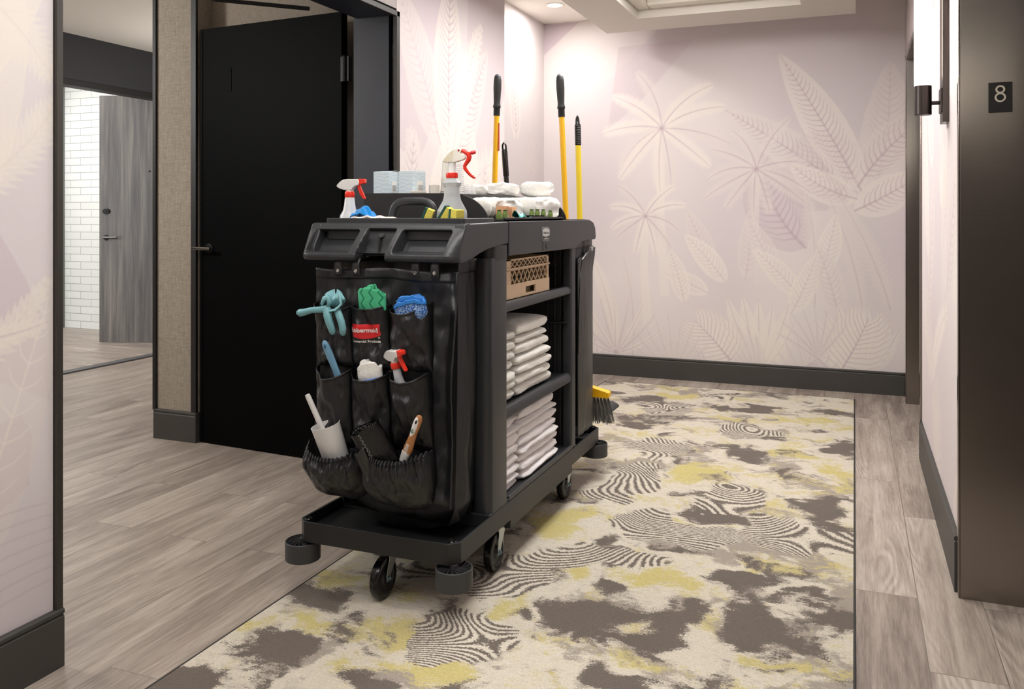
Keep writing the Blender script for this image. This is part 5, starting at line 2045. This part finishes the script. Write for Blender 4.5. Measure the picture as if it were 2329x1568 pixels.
for k, (a, b) in enumerate([(.0530, .2045), (.0600, .1985), (.0665, .1935)]):
    mb.lathe([(0, -.003), (.0028, -.001), (.0028, .001), (0, .003)], (a, 0, b), 12)
mb.build('trigger_notches', M['red'], bb, local=True)
MB().sweep([(.052, 0, .2625), (.060, 0, .2640), (.062, 0, .2645), (.073, 0, .2665), (.0745, 0, .2667)], [.0050, .0046, .0062, .0055, .0048], 14).build('nozzle', pbr('nozzle_red', (214, 44, 50), .3), bb, local=True)

# ---- sponges, cloths on the tray
M['sponge'] = pbr('yellow_sponge', (226, 212, 96), .9, var=.10, vscale=260, bump=.8, bscale=260, bdist=.004)
M['scour'] = pbr('green_scourer', (38, 84, 74), .95, var=.2, vscale=300, bump=.8, bscale=300, bdist=.003)


def sponge(label, loc, rot):
    r = thing('scouring_sponge', label, 'sponge', loc, 'scouring sponges on the tray', rot)
    MB().box(-.027, .027, -.020, .020, -.012, .010).build('sponge_block', M['sponge'], r, local=True, bevel=.002)
    MB().box(-.0272, .0272, -.0202, .0202, .010, .0175).build('scourer_pad', M['scour'], r, local=True, bevel=.0012)
    return r


sp0 = sponge('yellow green sponge lying apart beside the arch grip', (-1.207, 2.320, 1.1655), (R(10), R(-68), R(12)))
o = dup(sp0, (-1.146, 2.325, 1.170), (R(5), R(-58), R(5)), 'leaning yellow sponge with green side, behind another sponge')
o = dup(sp0, (-1.106, 2.312, 1.1625), (R(0), R(-84), R(-12)), 'yellow green sponge nearest the tray corner')
bc = MB()
bc.grid(lambda u, v: ((u - .5) * .085, (v - .5) * .06, .050 * max(0, 1 - 1.5 * abs(u - .40)) * max(.1, 1 - abs(v - .5)) + .006 * math.sin(13 * u + 7 * v) * math.sin(9 * v) + .045), 40, 24)
single(bc, 'cleaning_cloth', terry('bright_blue_cloth', (20, 130, 205), 180, .8), 'crumpled bright blue cloth beside the spray bottle on the tray', 'cloth', (-1.436, 2.340, 1.110), None, smooth=70, solid=.004)
wc = MB()
wc.grid(lambda u, v: ((u - .5) * .115, (v - .5) * .10, .004 * math.sin(15 * u) * math.cos(8 * v) + .006 * (1 - abs(2 * u - 1) ** 3)), 40, 24)
single(wc, 'cleaning_cloth', terry('cream_cloth', (238, 226, 220), 180, .8), 'flat cream cloth under the blue cloth on the tray', 'cloth', (-1.405, 2.335, 1.158), None, smooth=70, solid=.007)

# ---- things in the organiser pockets
# teal rubber glove tied in a knot, fingers hanging over the pocket
gl = thing('rubber_glove', 'knotted teal rubber glove hanging out of the top left pocket', 'glove', (-1.470, 2.178, .90))
mb = MB()


def knot(u, v):
    a, t = 2 * PI * u, v
    r_ = .031 * math.sin(PI * min(1, t * .96 + .02)) ** .75 * (1 + .22 * math.sin(3 * a + 5 * t) + .10 * math.sin(7 * a - 3 * t))
    return (-1.466 + math.cos(a) * r_ * 1.05 + .006 * t, 2.176 + math.sin(a) * r_ * .62, .897 + t * .047 + .007 * math.sin(2 * a + 1) * t)


mb.grid(knot, 48, 30, cu=True)
g = mb.build('knot', M['teal'], gl, smooth=80)
MB().sweep([(-1.500, 2.162, .905), (-1.485, 2.150, .922), (-1.468, 2.146, .930), (-1.462, 2.150, .915), (-1.470, 2.150, .900)], [.008, .010, .009, .011, .006], 14, flat=.5).build('cuff_fold', M['teal'], gl, smooth=80)
MB().sweep([(-1.44, 2.158, .940), (-1.430, 2.150, .930), (-1.424, 2.150, .910), (-1.440, 2.146, .893), (-1.465, 2.146, .888), (-1.490, 2.150, .890)], [.004, .009, .009, .0075, .006, .004], 14, flat=.45).build('cuff_fold', M['teal'], gl, smooth=80)
for pts, rd in (([(-1.478, 2.158, .893), (-1.500, 2.150, .890), (-1.530, 2.150, .887), (-1.556, 2.152, .880), (-1.574, 2.154, .877), (-1.584, 2.155, .877)], [.011, .0095, .0090, .0105, .0115, .006]),
                ([(-1.478, 2.158, .893), (-1.472, 2.150, .875), (-1.466, 2.150, .856), (-1.460, 2.152, .838), (-1.456, 2.154, .824), (-1.455, 2.155, .818)], [.017, .0175, .0165, .0150, .0130, .007]),
                ([(-1.446, 2.160, .893), (-1.434, 2.152, .878), (-1.424, 2.150, .858), (-1.419, 2.150, .838), (-1.420, 2.152, .824), (-1.421, 2.154, .818)], [.013, .0135, .0138, .0135, .0120, .007])):
    MB().sweep(pts, rd, 18, flat=.72).build('finger', M['teal'], gl, smooth=80)


for ch in gl.children:
    ch.location.x += .018


def rolled_cloth(name, label, c, w_, h, d, mat, turns=2.3, seed=0, lean=(0, 0, 0), cat='cloth', th=.004, jag=0.0, rim=None):
    """upright rolled cloth: spiral wall, flattened"""
    r = thing(name, label, cat, c, None, lean)
    mb = MB()

    def fn(u, v, g_=0.0):
        a = u * turns * 2 * PI
        k = 1 - .62 * (1 - u)
        tp_ = .50 + .50 * sm(.05, .60, v)
        x = math.cos(a) * w_ / 2 * k * tp_ - w_ * .10 * (1 - tp_)
        y = math.sin(a) * d / 2 * k * tp_ + .004 * (1 - tp_)
        drop = .016 * math.cos(a) ** 4
        n_ = fbm((x * 40 + seed, y * 40, v * 2 + u * 3)) * (.003 + jag)
        z = v * (h - drop) + .010 * (1 - u) * v + .006 * math.sin(a * .7 + seed) * v + n_ * v
        return (x + n_ * .4 + g_ * math.cos(a), y + n_ * .4 + g_ * math.sin(a), z)
    mb.grid(fn, 170, 22)
    o = mb.build('cloth_roll', mat, r, local=True, smooth=80, solid=th)
    if rim:
        rb_ = MB().grid(lambda u, v: fn(u, .86 + .145 * v, .0012), 170, 4)
        rb_.build('border', rim, r, local=True, smooth=80, solid=th * 1.25)
    return r, fn


gm = Nt('green_chevron_cloth')
go = gm.n('TexCoord').outputs['Object']
sx_ = gm.n('SeparateXYZ', i_0=go)
zz = gm.math('PINGPONG', gm.math('MULTIPLY', sx_.outputs[2], 1.0), .016)
ln = gm.math('PINGPONG', gm.math('ADD', sx_.outputs[0], gm.math('MULTIPLY', zz, .75)), .0150)
mk = gm.step(ln, .0118, .0124)
wv_ = gm.noise(go, 420, 2, .6)
gm.col(gm.mix(mk, gm.mix(wv_, lin((40, 150, 104)), lin((92, 196, 146))), lin((14, 122, 84))))
gm.set(Roughness=.9)
gm.bump(wv_, .5, .002)
rolled_cloth('microfibre_cloth', 'rolled green chevron cloth in the top middle pocket', (-1.326, 2.196, .832), .100, .120, .030, gm.m, 2.2, 1, (R(2), R(-3), 0))
bluem = pbr('blue_satin_border', (42, 124, 206), .45)
loopm = Nt('blue_loop_pile')
lo_ = loopm.obj()
lf = loopm.noise(lo_, 240, 3, .7)
loopm.col(loopm.ramp(lf, [(.40, (30, 70, 160)), (.50, (80, 140, 210)), (.58, (190, 214, 240))]))
loopm.set(Roughness=.9)
loopm.bump(lf, 1.0, .006)
rolled_cloth('microfibre_duster', 'rolled blue looped duster in the top right pocket', (-1.190, 2.194, .842), .112, .088, .038, loopm.m, 2.4, 4, (R(4), R(-9), 0), 'duster', .008, .0012, bluem)
rolled_cloth('terry_rag', 'rolled white terry rag with blue edge in the middle pocket', (-1.331, 2.194, .645), .078, .088, .036, M['towel'], 3.2, 7, (R(3), R(-3), 0), 'cloth', .009, .0015)
rag = [o for o in COL.objects if o.name == 'terry_rag'][0]
MB().sweep([(math.cos(a) * .046, math.sin(a) * .024, .040 + .008 * math.cos(a)) for a in [R(180 + 8 * k) for k in range(24)]], .0035, 8, flat=.5).build('blue_edge', pbr('blue_edge', (30, 120, 220), .5), rag, local=True)

# pale blue brush handle in the middle-left pocket
bh = thing('scrub_brush', 'pale blue plastic brush handle in the middle left pocket', 'brush', (-1.470, 2.178, .66))
hp = [(-1.460, 2.196, .620), (-1.466, 2.194, .680), (-1.472, 2.188, .705), (-1.482, 2.182, .735), (-1.491, 2.178, .760), (-1.498, 2.174, .780), (-1.5025, 2.173, .791), (-1.5045, 2.173, .7945)]
hp = [(x + .022, y, z) for x, y, z in hp]
MB().sweep(hp, [.0150, .0128, .0112, .0122, .0128, .0120, .0085, .003], 20, flat=.62, up=(1, 0, 0)).build('brush_handle', M['paleblue'], bh, smooth=80)
MB().lathe([(.0042, 0), (.0042, .0012), (0, .0012)], (-1.4745, 2.1657, .7775), 20, Matrix.Rotation(R(95), 3, 'X'), sx=.8, sy=1.7).build('hanging_hole', pbr('hole_shadow_blue', (60, 96, 120), .6), bh)

# toilet brush in its holder, lower left
tb = thing('toilet_brush_holder', 'white toilet brush standing in a white cup in the lower left pocket', 'toilet brush', (-1.442, 2.180, .440), None, (R(12), R(-13), 0))
MB().lathe([(0, 0), (.040, 0), (.041, .002), (.0455, .108), (.0465, .112), (.0450, .112), (.0435, .106), (.039, .010), (0, .008)], (0, 0, 0), 48, sy=.82).build('cup', M['white'], tb, local=True)
MB().sweep([(-.004, .0, .02), (-.012, -.003, .10), (-.0235, -.004, .205), (-.0245, -.004, .214)], [.0085, .0085, .0080, .0070], 20).build('brush_handle', M['white'], tb, local=True)
MB().lathe([(0, .010), (.022, .012), (.028, .035), (.022, .060), (.009, .066)], (-.004, 0, 0), 24).build('brush_head', M['towel'], tb, local=True)

# roll of black bin liners
film_b = Nt('black_liner_film')
fo = film_b.obj()
ff = film_b.noise(film_b.mapping(fo, (1, 1, .35)), 120, 4, .65, .6)
film_b.col(lin((14, 14, 15)))
film_b.set(Roughness=.22)
film_b.bump(ff, .9, .004)
lr = thing('bin_liner_roll', 'glossy roll of black bin liners in the lower right pocket', 'bin liners', (-1.278, 2.178, .448), None, (R(17), R(-24), 0))
mb = MB()


def lroll(u, v):
    a = 2 * PI * u
    k = 1 + .05 * math.sin(3 * a + 1) + .03 * fbm((math.cos(a) * 3, math.sin(a) * 3, v * 4))
    return (math.cos(a) * .050 * k, math.sin(a) * .034 * k, v * .122 + .004 * fbm((a, v * 3, 1)))


mb.grid(lroll, 64, 30, cu=True)
mb.build('film_roll', film_b.m, lr, local=True, smooth=80)
sp_ = MB()
sp_.grid(lambda u, v: (lambda a, k: (math.cos(a) * .050 * k, math.sin(a) * .034 * k, .108 + .014 * v + .008 * fbm((a, k * 3, 7)) + .01 * (1 - k) * 0))(u * 2 * PI * 4.2, .12 + .88 * u), 240, 3)
sp_.build('film_layers', film_b.m, lr, local=True, smooth=80, solid=.0012)
MB().grid(lambda u, v: (-.047 + .040 * u - .012 * (1 - v), -.038 - .006 * math.sin(PI * u), -.02 + .10 * v - .014 * (1 - u)), 8, 12).build('loose_flap', pbr('liner_flap', (40, 40, 38), .45), lr, local=True, smooth=60, solid=.001)
mb = MB()
rr_ = random.Random(2)
for k in range(34):
    z = .004 + k * .0034
    mb.cbox((-.002 + .003 * math.sin(k * 1.7) + rr_.uniform(-.001, .001), -.0355, z), (.0045, .0012, .0022), Matrix.Rotation(rr_.uniform(-.6, .6), 3, 'Y'))
mb.build('perforation', pbr('film_crease', (130, 130, 132), .2, .2), lr, local=True)

# two-tone grout brush
gb = thing('grout_brush', 'white and brown scrubbing brush handle in the lower right pocket', 'brush', (-1.203, 2.168, .472), None, (R(5), R(23.5), 0))
hp = [(0, 0, -.01), (0, 0, .015), (0, 0, .034), (0, 0, .060), (0, 0, .085), (0, 0, .110), (0, 0, .128), (0, 0, .139), (0, 0, .143)]
MB().sweep(hp, [.0120, .0135, .0150, .0120, .0105, .0118, .0118, .0085, .003], 24, flat=.62, up=(1, 0, 0)).build('brush_handle', pbr('brown_rubber', (168, 112, 66), .5), gb, local=True, smooth=80)
mb = MB()
wl = [(.0, .0075), (.010, .0090)]
white_prof = [(-.008, .0105), (.012, .0125), (.024, .0105)]
mb.sweep([(-.0012, -.0018, z) for z, _ in ((-.012, 0), (.004, 0), (.020, 0))], [.0122, .0135, .0140], 24, flat=.62, up=(1, 0, 0))
mb.build('brush_neck', M['white'], gb, local=True, smooth=80)
mb = MB()
mb.sweep([(-.0020, -.0022, z) for z in (.052, .065, .085, .105, .122, .133, .137)], [.0035, .0058, .0082, .0100, .0098, .0070, .003], 24, flat=.66, up=(1, 0, 0))
gw = mb.build('handle_inlay', M['white'], gb, local=True, smooth=80)
MB().lathe([(.0036, -.0002), (.0036, .0010), (0, .0010)], (-.0018, -.0085, .122), 20, Matrix.Rotation(R(90), 3, 'X'), sx=.8, sy=1.7).build('hanging_hole', pbr('hole_dark', (30, 26, 24), .7), gb, local=True)
mb = MB()
for k in range(7):
    mb.cbox((-.002, -.0090, .028 + k * .0032), (.0125 - .0006 * k, .0016, .0011))
mb.cbox((-.002, -.0094, .020), (.0110, .0014, .0085))
mb.build('grip_marks', M['white'], gb, local=True)
mb = MB()
ag = 0
pp = []
for k in range(30):
    t = k / 29
    a = t * 5.2
    pp.append((-.0022 + math.cos(a) * (.0012 + .0036 * t), -.0084, .093 + math.sin(a) * (.0016 + .0066 * t)))
mb.sweep(pp, [.0003 + .0008 * math.sin(PI * k / 29) for k in range(30)], 6)
for k in range(6):
    mb.sweep([(-.0062 + k * .0018, -.0086, .0865 + .002 * (k % 2)), (-.0056 + k * .0018, -.0086, .0905)], .00045, 6)
mb.build('swirl_emblem', pbr('emblem_green', (24, 110, 74), .5), gw, local=True)

# ---- long handled tools behind the cart
M['yellow'] = pbr('yellow_enamel', (236, 178, 20), .32)
M['yellow2'] = pbr('lemon_enamel', (226, 200, 46), .32)
M['grip'] = pbr('soft_black_grip', (30, 30, 30), .55)
M['black_gloss'] = pbr('glossy_black', (18, 19, 19), .25)


def pole(root, p0, p1, r_, mat, nm='pole'):
    MB().sweep([p0, p1], r_, 20).build(nm, mat, root, local=True)


def grip_pole(name, label, cat, base, top, length, mat):
    """yellow pole with a swelling soft grip; local frame at base, pole leaning to top"""
    r = thing(name, label, cat, base)
    d = (Vector(top) - Vector(base))
    L = d.length
    d.normalize()
    at = lambda t: tuple(d * t)
    pole(r, (0, 0, 0), at(L - .19), .0125, mat)
    g = MB()
    pr = [(.0145, 0), (.0150, .002), (.0150, .036), (.0170, .038), (.0185, .042), (.0165, .050), (.0150, .060), (.0165, .090), (.0185, .130), (.0180, .165), (.0150, .184), (.0085, .192), (0, .194)]
    q_ = d.to_track_quat('Z', 'Y').to_matrix()
    g.lathe(pr, at(L - .194), 28, q_)
    g.build('grip', M['grip'], r, local=True, smooth=60)
    MB().lathe([(.0146, 0), (.0100, .008), (0, .0096)], at(L - .0093), 24, q_).build('grip_cap', pbr('grip_cap_grey', (92, 88, 98), .45), r, local=True)
    return r


g1 = grip_pole('flat_mop', 'yellow mop pole with black grip nearest the black door', 'mop', (-1.590, 3.66, .20), (-1.540, 3.66, 1.827), 1.6, M['yellow'])
MB().box(.054, .0565, -.006, .006, 1.27, 1.40).build('red_sticker', pbr('sticker_red', (170, 60, 40), .5), g1, local=True)
MB().box(-.02, .06, -.14, .14, -.012, .012).build('mop_frame', M['black_gloss'], g1, local=True, bevel=.004)
g2 = grip_pole('dust_mop', 'yellow mop pole with black grip near the cart rear', 'mop', (-1.165, 3.66, .235), (-1.236, 3.66, 1.808), 1.6, M['yellow'])
MB().box(-.05, .05, -.03, .03, -.025, .012).build('mop_frame', M['black_gloss'], g2, local=True, bevel=.006)


def loop_cap(r, d, z0, L, rad, ribs, mat):
    """end cap with a hanging loop"""
    q_ = Vector(d).normalized().to_track_quat('Z', 'Y').to_matrix()
    at = lambda t: tuple(Vector(d).normalized() * t)
    pr = [(rad * .98, 0), (rad * 1.06, .001)]
    for k in range(ribs):
        z = .004 + (L * .66) * k / ribs
        pr += [(rad * 1.06, z), (rad * 1.18, z + .0025), (rad * 1.06, z + .005)]
    pr += [(rad * 1.08, L * .68), (rad * .95, L * .72), (0, L * .72)]
    MB().lathe(pr, at(z0), 24, q_).build('end_cap', mat, r, local=True, smooth=60)
    o = Vector(at(z0 + L * .70))
    X_ = q_ @ Vector((math.cos(R(-20)), math.sin(R(-20)), 0))
    Z_ = q_ @ Vector((0, 0, 1))
    pts = [o - X_ * rad * .72, o - X_ * rad * .62 + Z_ * L * .12, o - X_ * rad * .42 + Z_ * L * .22, o + Z_ * L * .29, o + X_ * rad * .42 + Z_ * L * .22, o + X_ * rad * .62 + Z_ * L * .12, o + X_ * rad * .72]
    MB().sweep(pts, rad * .30, 10, flat=1.8).build('hanging_loop', mat, r, local=True)


# angled broom: lemon pole, yellow block, grey bristles
br = thing('broom', 'lemon yellow broom pole with ribbed cap and grey flared bristles', 'broom', (-1.150, 3.745, .372))
dv = Vector((-1.176 + 1.150, 0, 1.495 - .372))
pole(br, (0, 0, 0), tuple(dv), .0128, M['yellow2'])
loop_cap(br, dv, dv.length - .004, .135, .0130, 11, M['black_gloss'])
blk = [(-.125, -.022), (-.125, -.006), (.0, .022), (.030, .022), (.112, .002), (.125, -.002), (.125, -.024), (.120, -.028), (-.120, -.028)]
MB().prism([(a, b) for a, b in blk], lambda a, b: (a, -.022, b), lambda a, b: (a, .022, b)).build('broom_block', pbr('broom_block_yellow', (246, 186, 24), .35), br, local=True, bevel=.004)
mb = MB()
rb2 = random.Random(9)
for i in range(15):
    for j in range(3):
        x0 = -.112 + i * .016
        y0 = -.014 + j * .014
        for k in range(14):
            a = rb2.uniform(0, 6.28)
            q0 = rb2.uniform(0, .0022)
            q1 = rb2.uniform(.002, .0085)
            xx, yy = x0 + math.cos(a) * q0, y0 + math.sin(a) * q0
            ex = x0 * 1.20 + math.cos(a) * q1
            ey = y0 * 1.3 + math.sin(a) * q1
            zl = -.135 - rb2.uniform(0, .012)
            w2 = .0007
            mb.add([(xx - w2, yy, -.027), (xx + w2, yy, -.027), (ex + w2, ey, zl), (ex - w2, ey, zl), (xx, yy + w2, -.027), (ex, ey + w2, zl)], [(0, 1, 2, 3), (1, 4, 5, 2), (4, 0, 3, 5)])
br_o = mb.build('bristles', pbr('grey_bristle', (104, 102, 98), .6), br, local=True, smooth=0)
# dustpan and black pole
dp = thing('dustpan', 'black dustpan hung behind the broom bristles', 'dustpan', (-1.20, 3.86, .255))
MB().prism([(-.14, 0), (.150, 0), (.167, .008), (.160, .018), (.135, .030), (-.14, .036)], lambda a, b: (a, -.09, b), lambda a, b: (a, .09, b)).build('pan', M['plastic_lo'], dp, local=True, bevel=.004)
MB().box(.103, .109, -.02, .0, .026, .042).build('pan_rib', M['plastic_lo'], dp, local=True, bevel=.002)
MB().sweep([(-.05, -.05, .03), (-.05, -.07, .16), (-.05, -.08, .30)], .011, 14).build('pan_handle', M['black_gloss'], dp, local=True)
sq = thing('squeegee', 'black pole with a hanging loop standing between the yellow mop poles', 'squeegee', (-1.468, 3.78, .21))
dv = Vector((-.080, -.02, 1.275))
MB().sweep([(0, 0, 0), tuple(dv)], .0120, 18).build('pole', M['black_gloss'], sq, local=True)
dq = dv.normalized()
MB().sweep([tuple(dv - dq * .13), tuple(dv - dq * .125), tuple(dv - dq * .01), tuple(dv)], [.0125, .0142, .0142, .012], 20).build('grip', M['black_gloss'], sq, local=True)
X_ = Vector((1, 0, 0))
MB().sweep([tuple(dv - X_ * .009), tuple(dv - X_ * .008 + dq * .02), tuple(dv + dq * .033), tuple(dv + X_ * .008 + dq * .02), tuple(dv + X_ * .009)], .0042, 10, flat=1.6).build('hanging_loop', M['black_gloss'], sq, local=True)
MB().box(-.09, .09, -.012, .012, -.02, .012).build('squeegee_head', M['black_gloss'], sq, local=True, bevel=.003)

# the whole cart and its load stand on the rug's pile
LIFT = .004
for o in list(S.objects):
    if o.parent is None and o.type in ('MESH', 'EMPTY') and o.get('kind') != 'structure' and -1.8 < o.location.x < -.9 and 2.0 < o.location.y < 4.0 and o.location.z < 2.0:
        o.location.z += LIFT
